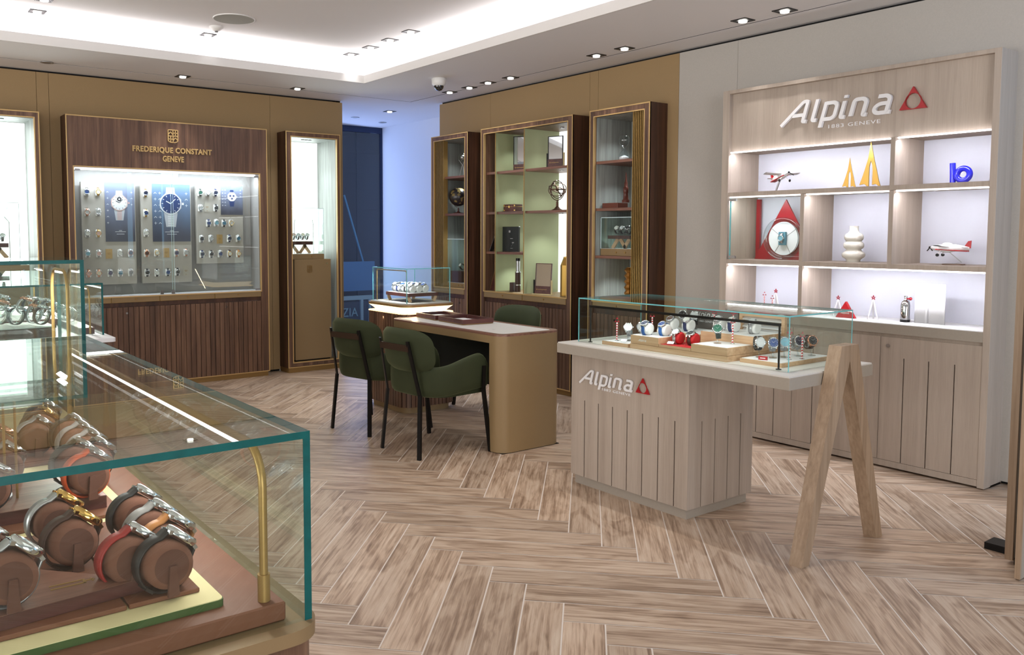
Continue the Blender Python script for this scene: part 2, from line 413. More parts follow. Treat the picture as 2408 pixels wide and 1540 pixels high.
def thing(name, label, cat, M=None, group=None):
    o = bpy.data.objects.new(name, None); COL.objects.link(o); o.empty_display_size = .05
    if M is not None: o.matrix_world = M if isinstance(M, Matrix) else Matrix.Translation(M)
    o['label'] = label; o['category'] = cat
    if group: o['group'] = group
    return o
def tag(o, label, cat, group=None):
    o['label'] = label; o['category'] = cat
    if group: o['group'] = group
    return o
def struct(o, label=None):
    o['kind'] = 'structure'
    if label: o['label'] = label
    return o
def plabel(o, l): o['label'] = l; return o
def T(x, y, z, rz=0): return Matrix.Translation((x, y, z)) @ Matrix.Rotation(rz, 4, 'Z')

WBY, WRX = 7.89, 5.18        # wall planes
def mBack(x, z=0, w=0):      # local: X right, Y up, Z out of the wall
    m = Matrix(((1, 0, 0), (0, 0, 1), (0, -1, 0))).transposed().to_4x4(); m.translation = (x, WBY - w, z); return m
def mRight(y, z=0, w=0):
    m = Matrix(((0, -1, 0), (0, 0, 1), (-1, 0, 0))).transposed().to_4x4(); m.translation = (WRX - w, y, z); return m

def clone(src, M, label, group=None, mats=None, cat=None):
    """copy a thing with its parts and sub-parts; mats replaces part materials by part name"""
    r = src.copy(); COL.objects.link(r); r.matrix_world = M; r['label'] = label
    if group: r['group'] = group
    if cat: r['category'] = cat
    def rec(a, b):
        for ch in kids.get(a.name, ()):
            c = ch.copy(); COL.objects.link(c); c.parent = b
            key = ch.name.split('.')[0]
            if mats and key in mats and mats[key] is not None:
                c.material_slots[0].link = 'OBJECT'; c.material_slots[0].material = mats[key]
            rec(ch, c)
    rec(src, r)
    return r
kids = {}
def index_kids(o):
    kids[o.name] = list(o.children)
    for c in o.children: index_kids(c)
def remat(o, mats):
    for c in kids[o.name]:
        k = c.name.split('.')[0]
        if mats.get(k) is not None:
            c.material_slots[0].link = 'OBJECT'; c.material_slots[0].material = mats[k]

def text_mesh(txt, width, height, depth, bold=0.0, shear=0.0, space=1.0):
    """mesh of a line of text, its box scaled to width x height, lying in XY with its foot on y = 0 and centred on x"""
    c = bpy.data.curves.new('t', 'FONT'); c.body = txt; c.size = 1; c.extrude = .5; c.offset = bold; c.shear = shear; c.space_character = space
    c.resolution_u = 3
    o = bpy.data.objects.new('t', c); COL.objects.link(o)
    dg = bpy.context.evaluated_depsgraph_get(); dg.update()
    me = bpy.data.meshes.new_from_object(o.evaluated_get(dg))
    bpy.data.objects.remove(o)
    vs = [v.co[:] for v in me.vertices]; fs = [list(p.vertices) for p in me.polygons]
    x0 = min(v[0] for v in vs); x1 = max(v[0] for v in vs); y0 = min(v[1] for v in vs); y1 = max(v[1] for v in vs)
    sx = width / (x1 - x0); sy = (height / (y1 - y0)) if height else sx
    return [((v[0] - (x0 + x1) / 2) * sx, (v[1] - y0) * sy, (v[2] + .5) * depth) for v in vs], fs

# ============================================================ ROOM
def build_floor():
    W, L = .1517, .9102; g = .0028
    O = Vector((2.16, 2.696)); e1 = Vector((1, -1)).normalized(); e2 = Vector((-1, -1)).normalized()
    vs = []; fs = []; uvs = []; tones = []
    for i in range(-70, 71):
        for j in range(-12, 13):
            a0 = i * W + j * (L + W); b0 = i * W + j * (W - L)
            for k, (a, b, la, lb) in enumerate(((a0, b0, L, W), (a0 + L, b0 + W - L, W, L))):
                c = O + e1 * (a + la / 2) + e2 * (b + lb / 2)
                if not (-3.2 < c.x < 6.1 and -3.6 < c.y < 9.9): continue
                q = [(a + g, b + g), (a + la - g, b + g), (a + la - g, b + lb - g), (a + g, b + lb - g)]
                n = len(vs); vs += [tuple(O + e1 * x + e2 * y) + (0.0,) for x, y in q]
                fs.append((n, n + 3, n + 2, n + 1)); t = random.random(); tones.append(t)
                lu = [(x - a, y - b) if k == 0 else (y - b, x - a) for x, y in (q[0], q[3], q[2], q[1])]
                uvs += lu
    me = bpy.data.meshes.new('floor'); me.from_pydata(vs, [], fs)
    uv = me.uv_layers.new(name='UVMap'); uv.data.foreach_set('uv', [c for p in uvs for c in p])
    at = me.attributes.new('tone', 'FLOAT', 'FACE'); at.data.foreach_set('value', tones)
    me.materials.append(floor_mat); me.update()
    o = bpy.data.objects.new('floor', me); COL.objects.link(o); struct(o)
    m = MB(); m.box(-9.0, 9.0, -8.0, 10.0, -.06, -.0012); struct(m.build('floor_grout', grout))
build_floor()

def wall_pieces(m, a, b, opens, z0, z1, f):
    """fills a..b minus the openings [(o0, o1, otop)]; f(a, b, z0, z1) adds a box"""
    cuts = sorted((o for o in opens if o[1] > a and o[0] < b), key=lambda o: o[0]); x = a
    for o0, o1, zt in cuts:
        if o0 > x: f(x, o0, z0, z1)
        f(max(x, o0), min(b, o1), zt, z1); x = min(b, o1)
    if x < b: f(x, b, z0, z1)

# back wall
BO = [(.745, 1.339, 2.37), (1.551, 3.338, 2.37), (3.548, 4.142, 2.37)]
m = MB()
ed = [-3.0, -.9, .62, 1.363, 1.459, 3.469, 4.28]
for a, b in zip(ed, ed[1:]):
    wall_pieces(m, a + .0015, b - .0015, BO, .02, 2.757, lambda x0, x1, z0, z1: m.box(x0, x1, WBY, WBY + .03, z0, z1))
struct(m.build('wall_back', gold_wall))
m = MB(); wall_pieces(m, -3.0, 4.27, BO, 0, 2.775, lambda x0, x1, z0, z1: m.box(x0, x1, WBY + .031, WBY + .05, z0, z1))
struct(m.build('wall_back_backing', black_gap))
m = MB(); m.box(-3.0, 4.10, WBY + .45, WBY + .5, 0, 2.775); m.box(4.18, 4.278, WBY + .031, 9.62, 0, 2.775)
struct(m.build('wall_alcove_side', white_wall))
# right wall
RO = [(6.643, 7.258, 2.355), (5.18, 6.417, 2.365), (4.347, 4.967, 2.37), (1.965, 3.675, 2.34)]
m = MB()
ed = [4.2325, 5.077, 5.176, 6.532, 7.40]
for a, b in zip(ed, ed[1:]):
    wall_pieces(m, a + .0015, b - .0015, RO, .02, 2.757, lambda y0, y1, z0, z1: m.box(WRX, WRX + .03, y0, y1, z0, z1))
struct(m.build('wall_right_bronze', gold_wall))
m = MB()
ed = [-1.6, .5, 1.90, 3.718, 4.2325]
for a, b in zip(ed, ed[1:]):
    wall_pieces(m, a + .001, b - .001, RO, .02, 2.757, lambda y0, y1, z0, z1: m.box(WRX, WRX + .03, y0, y1, z0, z1))
struct(m.build('wall_right_grey', grey_wall))
m = MB(); wall_pieces(m, -1.6, 7.39, RO, 0, 2.775, lambda y0, y1, z0, z1: m.box(WRX + .031, WRX + .05, y0, y1, z0, z1))
struct(m.build('wall_right_backing', black_gap))
m = MB(); m.box(WRX + .031, 5.84, 7.36, 7.40, 0, 2.775); m.box(5.80, 5.84, 7.40, 9.62, 0, 2.775)
struct(m.build('wall_alcove', white_wall))

# ceiling: soffit with shadow groove, lip, raised part
m = MB(); Z1 = CZ + .04; gy0, gy1, gx0, gx1 = 7.515, 7.53, 4.885, 4.90
m.box(-3.05, COVE_X, COVE_Y, gy0, CZ, Z1); m.box(COVE_X, gx0, -1.6, gy0, CZ, Z1)
m.box(-3.05, 5.9, gy1, 9.7, CZ, Z1); m.box(gx1, 5.9, -1.6, gy1, CZ, Z1)
struct(m.build('ceiling', ceil_mat))
m = MB(); m.box(-3.05, gx1, gy0, gy1, CZ + .001, Z1); m.box(gx0, gx1, -1.6, gy0, CZ + .001, Z1); struct(m.build('ceiling_groove', black_gap))
m = MB(); m.box(-3.05, COVE_X - .02, COVE_Y - .02, COVE_Y, CZ, LIP); m.box(COVE_X - .02, COVE_X, -1.6, COVE_Y, CZ, LIP)
struct(m.build('ceiling_cove_lip', ceil_face))
m = MB(); m.box(-3.05, COVE_X + .32, -1.6, COVE_Y + .32, UZ, UZ + .03)
m.box(-3.05, COVE_X + .34, COVE_Y + .32, COVE_Y + .34, Z1, UZ); m.box(COVE_X + .32, COVE_X + .34, -1.6, COVE_Y + .32, Z1, UZ)
struct(m.build('ceiling_raised', ceil_mat))
m = MB(); m.box(-3.0, COVE_X + .1, COVE_Y + .06, COVE_Y + .09, Z1 - .001, Z1 + .006); m.box(COVE_X + .06, COVE_X + .09, -1.5, COVE_Y + .06, Z1 - .001, Z1 + .006)
struct(m.build('trim_cove_led', leds))

# window of the alcove and the street beyond it
m = MB(); WY = 9.60
m.box(4.28, 5.80, WY, WY + .04, 2.70, 2.775); m.box(4.28, 5.80, WY, WY + .04, 0, .04)
m.box(5.775, 5.80, WY, WY + .04, .04, 2.70); m.box(4.28, 4.305, WY, WY + .04, .04, 2.70)
wf = struct(m.build('window_1', solid('window_frame_blue', (14, 34, 70), .5)))
m = MB(); m.box(4.305, 5.775, WY + .015, WY + .023, .04, 2.70); o = m.build('pane', glass, wf)
YE = 11.2
m = MB(); m.box(3.6, 8.0, YE, YE + .05, -.1, 3.4)
for x in (5.9, 6.05, 6.3): m.box(x, x + .05, YE - .02, YE, .1, 3.4)
for z in (1.2, 1.75, 2.3, 2.6): m.box(3.6, 8, YE - .012, YE, z, z + .012)
h = tag(m.build('site_hoarding', ext_wall), 'dark blue building front across the street seen through the alcove window', 'building')
sc = thing('cafe_awning_front', 'pale blue shop front with a white bar under it, outside the alcove window', 'shop front', T(5.6, YE - .4, 0))
MB().box(-.6, .78, 0, .05, .55, .98).build('fascia', ext_pale, sc)
MB().box(-.6, .72, -.03, .02, .42, .48).build('rail', ext_white, sc)
MB().box(-.6, .75, 0, .05, -.05, .40).build('lower_panel', ext_dark, sc)
MB().box(.52, .56, -.04, 0, -.05, .42).build('post', ext_white, sc); MB().box(.66, .69, -.04, 0, -.05, .42).build('post', ext_white, sc)
v, f = text_mesh('ZIA', .26, .125, .01); mb = MB(); mb.M = Matrix.Translation((.35, -.012, .18)) @ Matrix.Rotation(PI / 2, 4, 'X'); mb.add(v, f); mb.build('lettering', ext_text, sc, fix=False)
m = MB(); m.bar((5.93, YE - .3, 1.95), (6.24, YE - .3, .97), .022, .022); tag(m.build('awning_rod', solid('outside_rod', (70, 140, 210), .5)), 'thin pale blue rod slanting down outside the alcove window', 'rod')
struct(MB().box(3.0, 8.5, 9.7, 12.0, -.16, -.10).build('ground_outside', ext_dark))

# partition with two boards at the right edge
t = thing('partition_screen', 'oak-edged partition with grey boards standing at the right edge', 'partition', T(3.80, 1.34, 0))
MB().box(.0, .30, .0, .02, .005, 2.45).build('board', [stone_grey], t)
MB().box(-.012, .0, .0, .02, .005, 2.45).build('edge_strip', [oak_leg], t)
MB().box(.155, .42, .085, .115, .02, 2.45).build('board', [stone_grey], t)
MB().box(.143, .155, .085, .115, .02, 2.45).build('edge_strip', [oak_leg], t)
MB().box(.16, .4, .02, .085, .0, .03).build('foot', black, t)
MB().box(.26, .36, .115, .24, .0, .03).build('foot', black, t)

# ============================================================ CEILING FITTINGS
def downlight_proto():
    t = thing('downlight', 'square recessed downlight', 'ceiling light', T(0, 0, 0))
    m = MB(); h = .055; m.ring_prism([(-h, -h), (h, -h), (h, h), (-h, h)], [(-.045, -.045), (.045, -.045), (.045, .045), (-.045, .045)], -.003, .002)
    m.build('frame', black, t)
    m = MB(); m.ring_prism([(-.047, -.047), (.047, -.047), (.047, .047), (-.047, .047)], [(-.03, -.03), (.03, -.03), (.03, .03), (-.03, .03)], -.0015, .001)
    m.build('baffle', solid('baffle_dark', (50, 48, 48), .4), t)
    m = MB(); m.cyl(.0, .0, -.012, -.004, .027, 20); m.build('lens', lens_on, t)
    index_kids(t); return t
proto = downlight_proto()
def place_downlight(i, x, y, z, power, label, group, ang=70):
    M = T(x, y, z - .002)
    if i == 0: proto.matrix_world = M; proto['label'] = label; proto['group'] = group
    else: clone(proto, M, label, group)
    spot('downlight_beam', (x, y, z - .03), power, ang)
g1 = 'square downlights in the lower ceiling band'
lows = [(2.47, 7.47, 'square downlight above the wooden watch wall, in the ceiling band'), (3.56, 7.45, 'square downlight above the tall lit niche at the end of the bronze wall'),
        (5.07, 8.23, 'small square downlight over the white alcove wall'),
        (4.86, 6.77, 'furthest of the four clustered downlights behind the domed camera'), (4.86, 6.45, 'second from the camera dome in the cluster of four downlights'),
        (4.84, 6.14, 'third from the camera dome in the cluster of four downlights'), (4.85, 5.83, 'last from the camera dome in the cluster of four downlights'),
        (4.79, 4.72, 'left one of the pair of downlights near the bronze and grey wall joint'), (4.78, 4.42, 'right one of the pair of downlights near the bronze and grey wall joint'),
        (4.78, 3.40, 'left one of the pair of downlights above the white lit shelves'), (4.78, 3.10, 'right one of the pair of downlights above the white lit shelves')]
for i, (x, y, l) in enumerate(lows):
    place_downlight(i, x, y, CZ, 22 if i < 2 else (6 if i == 2 else 12), l, g1)
g2 = 'square downlights in the raised ceiling'
highs = [(1.21, 6.94, 'square downlight in raised ceiling, lower one at the left edge'), (1.19, 6.56, 'square downlight in raised ceiling, topmost at the left edge'),
         (2.48, 6.92, 'single square downlight below the round ceiling speaker'), (3.80, 6.90, 'raised-ceiling downlight nearest the cove corner'), (3.80, 6.55, 'second raised-ceiling downlight from the cove corner'),
         (3.79, 6.21, 'third raised-ceiling downlight from the cove corner'), (3.77, 5.86, 'fourth and topmost raised-ceiling downlight from the cove corner')]
for k, (x, y, l) in enumerate(highs):
    place_downlight(1, x, y - .07, UZ, 15, l, g2, 56)
# further beams of the same kind over the shop floor, above the frame
for x, y, p in ((3.35, 3.6, 40), (3.35, 2.2, 45), (2.2, 4.2, 26), (1.6, 2.4, 22), (.2, 2.6, 10), (.55, 4.8, 20), (3.4, 4.9, 18)):
    spot('shop_spot', (x, y, UZ - .05), p, 92, .8)
def round_spot(x, y, label):
    t = thing('round_downlight', label, 'ceiling light', T(x, y, CZ - .002))
    m = MB(); m.lathe([(.03, .0), (.05, .0), (.05, -.004), (.036, -.005), (.03, -.001)], 24, cap=False); m.build('ring', silver_dull, t)
    MB().cyl(0, 0, -.002, .002, .03, 20).build('lens', solid('lens_off', (120, 110, 105), .3), t)
round_spot(1.38, 7.50, 'round chrome-ringed ceiling spot above the left niche')
round_spot(5.0, 8.9, 'round ceiling spot near the alcove window')
round_spot(5.5, 9.1, 'faint round ceiling spot beside the alcove wall corner')
t = thing('ceiling_speaker', 'large round grey perforated speaker in the raised ceiling', 'speaker', T(2.46, 6.23, UZ))
MB().cyl(0, 0, -.006, .001, .15, 40).build('grille', solid('speaker_mesh', (168, 168, 160), .8, vary=.1, scale=400), t)
MB().lathe([(.15, 0), (.15, -.008), (.156, -.006), (.156, 0)], 40, cap=False).build('rim', white_plastic, t)
t = thing('smoke_detector', 'small white conical smoke detector beside the round speaker', 'smoke detector', T(2.44, 6.55, UZ))
MB().lathe([(.055, 0), (.055, -.008), (.022, -.035), (.018, -.036)], 28).build('housing', white_plastic, t)
MB().cyl(0, 0, -.044, -.036, .012, 16).build('sensor', solid('sensor_grey', (110, 110, 108), .5), t)
t = thing('ceiling_sensor', 'flat white disc on the raised ceiling near the cove corner', 'sensor', T(4.10, 6.30, UZ))
MB().lathe([(.05, 0), (.05, -.006), (.04, -.012)], 24).build('disc', white_plastic, t)
t = thing('security_camera', 'white dome security camera hanging from the ceiling near the cove corner', 'security camera', T(4.36, 6.24, CZ))
MB().lathe([(.058, 0), (.066, -.006), (.062, -.05), (.048, -.066)], 28).build('housing', white_plastic, t)
m = MB(); m.lathe([(.044, -.060), (.045, -.072), (.038, -.092), (.022, -.106), (.004, -.111)], 28); m.build('dome', solid('smoked_dome', (26, 26, 28), .08, coat=1.0), t)
m = MB(); m.ball((0, -.028, -.088), .013, 12); m.build('lens', solid('cam_lens', (80, 84, 92), .1, 1.0), t)

# ============================================================ WALNUT CABINETS
def trims(t, W, z0, z1, a, b, c, d, wf):
    e = .009
    m = MB(); m.ring_prism([(0, z0), (W, z0), (W, z1), (0, z1)], [(e, z0 + e), (W - e, z0 + e), (W - e, z1 - e), (e, z1 - e)], wf - .012, wf + .002)
    m.build('outer_trim', brass_light, t)
    m = MB(); m.ring_prism([(a - e, c - e), (b + e, c - e), (b + e, d + e), (a - e, d + e)], [(a, c), (b, c), (b, d), (a, d)], wf - .02, wf + .002)
    m.build('inner_trim', brass_light, t)

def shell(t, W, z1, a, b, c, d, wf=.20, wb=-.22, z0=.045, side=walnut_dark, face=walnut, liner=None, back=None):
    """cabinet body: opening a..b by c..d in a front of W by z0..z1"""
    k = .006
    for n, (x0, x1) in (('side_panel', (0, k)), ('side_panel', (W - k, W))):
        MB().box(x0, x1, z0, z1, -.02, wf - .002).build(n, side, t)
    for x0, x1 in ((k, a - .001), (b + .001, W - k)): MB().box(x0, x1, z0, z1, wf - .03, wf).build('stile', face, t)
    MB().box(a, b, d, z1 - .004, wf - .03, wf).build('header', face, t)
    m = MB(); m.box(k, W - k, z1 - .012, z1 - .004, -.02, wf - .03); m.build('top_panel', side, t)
    lz = c - .002
    if liner:
        MB().box(a - .004, a, lz, d + .002, wb, wf - .03).build('inner_side', liner, t)
        MB().box(b, b + .004, lz, d + .002, wb, wf - .03).build('inner_side', liner, t)
        MB().box(a, b, d - .001, d + .004, wb, wf - .03).build('inner_top', liner, t)
    if back is not None: MB().box(a - .004, b + .004, lz, d + .002, wb - .006, wb).build('back_panel', back, t)
    m = MB(); m.box(.012, W - .012, 0, z0, -.02, wf - .015); m.build('plinth', brass_dull, t)
    trims(t, W, z0, z1, a, b, c, d, wf)

def slat_doors(t, a, b, z0, z1, wf, n_doors, lock_at, pitch=.045):
    w = (b - a) / n_doors
    for i in range(n_doors):
        x0 = a + i * w + .001; x1 = a + (i + 1) * w - .001
        m = MB(); m.box(x0, x1, z0, z1, wf - .03, wf - .014)
        k = max(1, round(w / pitch)); p = (x1 - x0) / k
        for j in range(k): m.box(x0 + j * p + .003, x0 + (j + 1) * p - .003, z0, z1, wf - .014, wf - .002)
        d = m.build('slatted_door', walnut, t)
        lx, lz = lock_at[i]
        m = MB(); m.M = Matrix.Translation((lx, lz, wf - .002)); m.cyl(0, 0, 0, .006, .010, 16); m.build('lock', steel, d)

def brass_drawers(t, edges, z0, z1, wf):
    for x0, x1 in zip(edges, edges[1:]):
        m = MB(); m.box(x0 + .002, x1 - .002, z0, z1, wf - .03, wf - .001)
        d = m.build('drawer', gold_panel, t)
        m = MB(); e = .003; m.ring_prism([(x0 + .002, z0), (x1 - .002, z0), (x1 - .002, z1), (x0 + .002, z1)], [(x0 + .002 + e, z0 + e), (x1 - .002 - e, z0 + e), (x1 - .002 - e, z1 - e), (x0 + .002 + e, z1 - e)], wf - .001, wf + .001)
        m.build('drawer_edge', brass, d)
        m = MB(); m.M = Matrix.Translation(((x0 + x1) / 2, (z0 + z1) / 2 + .002, wf)); m.cyl(0, 0, -.002, .006, .009, 14); m.build('knob', brass_dull, d)

def emblem(m, w, h, z0, z1, bar=.1):
    """shield crest: frame, cross lines, two chevrons, two plus signs, box w x h centred on origin, foot on y = 0"""
    X = w / 2
    def path(pts, k=bar * .5 * w):
        for p, q in zip(pts, pts[1:]): m.bar((*p, (z0 + z1) / 2), (*q, (z0 + z1) / 2), 2 * k, z1 - z0, up=(0, 0, 1))
    yb = h * .18
    arc = [(X * math.cos(a), yb + yb * math.sin(a)) for a in [-PI * i / 8 for i in range(9)]]
    out = [(X, h), (-X, h)] + [(-X, yb)] + arc[::-1][1:-1] + [(X, yb), (X, h)]
    path(out); path([(0, 0), (0, h)]); mid = h * .52; path([(-X, mid), (X, mid)])
    path([(-X * .9, h * .66), (-X * .5, h * .86), (-X * .1, h * .66)], bar * .45 * w)
    path([(X * .1, h * .2), (X * .5, h * .40), (X * .9, h * .2)], bar * .45 * w)
    path([(X * .5, mid), (X * .5, h)]); path([(0, h * .76), (X, h * .76)])
    path([(-X * .5, 0.04 * h), (-X * .5, mid)]); path([(-X, h * .27), (0, h * .27)])

# ---- the large watch wall
FCX = 1.543
fc = thing('watch_wall_cabinet', 'large walnut wall cabinet with gold crest and glass front full of hanging watches', 'cabinet', mBack(FCX))
FW, FA, FB, FC0, FC1 = 1.803, .057, 1.722, .84, 1.962
shell(fc, FW, 2.398, FA, FB, FC0, FC1, wb=-.04, liner=niche_grey, back=niche_grey)
MB().box(FA, FB, .783, .84, -.04, .165).build('deck', white_lacquer, fc)
MB().box(FA, FB, .835, .845, -.04, .196).build('deck_board', white_lacquer, fc)
brass_drawers(fc, [FA, .33, .75, 1.26, FB], .785, .834, .20)
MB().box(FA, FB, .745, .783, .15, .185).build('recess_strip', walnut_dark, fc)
slat_doors(fc, FA, FB, .045, .743, .198, 2, [(.46, .69), (1.37, .70)])
m = MB(); v, f = text_mesh('FREDERIQUE CONSTANT', .712, .060, .012, bold=.034, space=1.08); m.M = Matrix.Translation((.896, 2.108, .202)); m.add(v, f)
v, f = text_mesh('GENEVE', .190, .053, .012, bold=.034, space=1.06); m.M = Matrix.Translation((.896, 2.038, .202)); m.add(v, f); m.M = Matrix.Identity(4)
sg = tag(m.build('shop_sign', brass_light, fix=False), 'gold raised lettering on the walnut header of the watch wall', 'sign'); sg.matrix_world = mBack(FCX)
m = MB(); m.M = Matrix.Translation((.896, 2.212, 0)); emblem(m, .086, .112, .202, .216, .09)
cr = tag(m.build('wall_crest', brass_light), 'gold shield crest above the lettering on the walnut header', 'crest'); cr.matrix_world = mBack(FCX)
# sliding glass
for x0, x1, w in ((FA + .002, .893, .182), (.875, FB - .002, .172)):
    p = MB().box(x0, x1, .846, 1.955, w, w + .006).build('glass_door', glass, fc)
    m = MB(); m.box(x0, x0 + .0012, .846, 1.955, w - .0005, w + .0065) if x0 > .5 else m.box(x1 - .0012, x1, .846, 1.955, w - .0005, w + .0065); m.build('door_edge', glass_edge_white, p)
for x in (.772, .872):
    m = MB(); m.M = Matrix.Translation((x, .868, .189)); m.cyl(0, 0, 0, .012, .016, 18); m.box(-.014, .014, -.022, -.004, 0, .014); m.build('door_lock', steel, fc)
for x in (FA + .03, FB - .03):
    for z in (1.938, .855): MB().box(x - .022, x + .022, z - .009, z + .009, .186, .192).build('hinge', silver_dull, fc)
lb = tag(MB().box(.075, 1.70, 1.942, 1.957, .12, .150).build('led_bar', leds), 'long bright LED bar along the top inside the watch wall', 'light'); lb.matrix_world = mBack(FCX)
strip_light('watch_wall_led', mBack(FCX) @ Vector((.08, 1.938, .14)), mBack(FCX) @ Vector((1.70, 1.938, .14)), .02, 13, (0, .45, -1), COOL)
# boards
def hang(o): o.matrix_world = mBack(0); return o
for (x0, x1, z0, z1), l in zip(((1.683, 2.140, .940, 1.845), (2.190, 2.645, .940, 1.852), (2.695, 3.155, 1.108, 1.862)),
        ('left grey board of hanging watches in the watch wall', 'middle grey board of hanging watches in the watch wall', 'right grey board of hanging watches in the watch wall, shorter than the others')):
    hang(tag(MB().box(x0, x1, z0, z1, .0, .045, .002).build('watch_board', board_grey), l, 'display board', 'watch boards in the watch wall'))

# posters
poster_bg = None
def poster_material(name, top, bot):
    m, nt, b = nodes(name)
    tc = nt.nodes.new('ShaderNodeTexCoord'); sp = nt.nodes.new('ShaderNodeSeparateXYZ'); nt.links.new(tc.outputs['Generated'], sp.inputs[0])
    n = nt.nodes.new('ShaderNodeTexNoise'); n.inputs['Scale'].default_value = 2.0; n.inputs['Detail'].default_value = 2; nt.links.new(tc.outputs['Generated'], n.inputs['Vector'])
    ad = nt.nodes.new('ShaderNodeMath'); ad.operation = 'MULTIPLY_ADD'; ad.inputs[1].default_value = .5; nt.links.new(n.outputs['Fac'], ad.inputs[0]); nt.links.new(sp.outputs['Y'], ad.inputs[2])
    cr = nt.nodes.new('ShaderNodeValToRGB'); cr.color_ramp.elements[0].position = .3; cr.color_ramp.elements[1].position = 1.2
    cr.color_ramp.elements[0].color = (*lin(bot), 1); cr.color_ramp.elements[1].color = (*lin(top), 1)
    nt.links.new(ad.outputs[0], cr.inputs[0]); nt.links.new(cr.outputs[0], b.inputs['Base Color']); b.inputs['Roughness'].default_value = .4
    return m
P1 = poster_material('poster_print_grey', (118, 126, 152), (66, 68, 82)); P2 = poster_material('poster_print_blue', (98, 120, 152), (60, 64, 82))
print_white = solid('print_white', (224, 226, 232), .5); print_mid = solid('print_grey', (184, 188, 198), .5); print_rose = solid('print_rose', (206, 160, 152), .5)
print_navy = solid('print_navy', (24, 50, 100), .4); print_dark = solid('print_dark', (38, 40, 50), .5)
def poster(x0, x1, z0, z1, kind, label, mat):
    t = thing('watch_poster', label, 'poster', mBack((x0 + x1) / 2, z0))
    w, h = x1 - x0, z1 - z0; wf = .046
    MB().box(-w / 2, w / 2, 0, h, wf, wf + .004).build('sheet', mat, t)
    cx = -.02 * w if kind != 2 else .0; cy = h * (.66 if kind < 2 else .62); r = w * (.30 if kind < 2 else .21)
    m = MB(); m.mi = 0; z = wf + .004
    # bracelet / strap above and below
    m.mi = 2 if kind == 2 else 0
    m.add([(cx - r * .42, cy + r * .8, z + .0006), (cx + r * .42, cy + r * .8, z + .0006), (cx + r * .36, cy + r * 1.42, z + .0006), (cx - r * .36, cy + r * 1.42, z + .0006)], [(0, 1, 2, 3)])
    m.add([(cx - r * .6, cy - r * .8, z + .0006), (cx - r * .42, cy - r * 2.05, z + .0006), (cx + r * .42, cy - r * 2.05, z + .0006), (cx + r * .6, cy - r * .8, z + .0006)], [(0, 1, 2, 3)])
    m.mi = 1
    for k in range(7):
        y = cy - r * (1.0 + k * .16)
        if kind < 2: m.box(cx - r * .26, cx + r * .26, y, y + r * .07, z + .0008, z + .0012)
    m.mi = 0
    m.M = Matrix.Translation((cx, cy, z + .001)); m.prism([(r * 1.02 * math.cos(a), r * 1.02 * math.sin(a)) for a in [2 * PI * i / 8 + PI / 8 for i in range(8)]], 0, .0012)
    m.mi = 1; m.cyl(0, 0, .0012, .0018, r * .93, 40); m.mi = {0: 3, 1: 2, 2: 3}[kind]; m.cyl(0, 0, .0018, .0024, r * .86, 40)
    m.mi = {0: 4, 1: 3, 2: 2}[kind]
    if kind == 2:
        for a in (150, 30, -90): q = math.radians(a); m.cyl(r * .42 * math.cos(q), r * .36 * math.sin(q), .0024, .003, r * .22, 20)
    else:
        for i in range(12):
            a = 2 * PI * i / 12; m.bar((r * .66 * math.cos(a), r * .66 * math.sin(a), .0027), (r * .8 * math.cos(a), r * .8 * math.sin(a), .0027), r * .05, .0006)
        m.bar((0, 0, .003), (r * .42, r * .42, .003), r * .06, .0006); m.bar((0, 0, .003), (-r * .4, r * .22, .003), r * .08, .0006)
        if kind == 0: m.cyl(0, r * .42, .0024, .003, r * .26, 24); m.mi = 3; m.cyl(0, r * .42, .003, .0034, r * .10, 16)
    m.mi = 1; m.box(r * 1.0, r * 1.16, -r * .1, r * .1, 0, .002)
    m.M = Matrix.Identity(4)
    m.build('printed_watch', [print_mid, print_rose if kind == 0 else print_white, print_navy, print_white, print_dark], t)
    m = MB(); n = 6
    cols = (-.42, -.30) if kind == 1 else (-.41,)
    if kind == 2: cols = (-.42, -.30)
    s = w * .035
    def sign(x, y, k):
        if k % 2: m.bar((x - s, y, z + .0004), (x + s, y, z + .0004), s * .25, .0006); m.bar((x, y - s, z + .0004), (x, y + s, z + .0004), s * .25, .0006)
        else: m.bar((x - s, y - s * .5, z + .0004), (x, y + s * .5, z + .0004), s * .3, .0006); m.bar((x, y + s * .5, z + .0004), (x + s, y - s * .5, z + .0004), s * .3, .0006)
    for ci, c in enumerate(cols):
        for k in range(n): sign(c * w, h * (.84 - k * .104), k + ci)
    for k in range(3): sign(.40 * w, h * (.84 - k * .104), k + 1)
    if h > .3:
        for y, ww in ((.185, .1), (.165, .36), (.125, .26)): m.box(-ww * w / 2, ww * w / 2, y * h, y * h + .0035, z, z + .0006)
    m.build('printed_signs', print_white, t)
poster(1.878, 2.132, 1.322, 1.845, 0, 'left grey poster of a rose and steel watch in the watch wall', P1)
poster(2.288, 2.636, 1.320, 1.848, 1, 'wide poster of a blue-dial steel watch in the middle of the watch wall', P2)
poster(2.934, 3.152, 1.573, 1.853, 2, 'small poster of a chronograph at the right of the watch wall', P1)

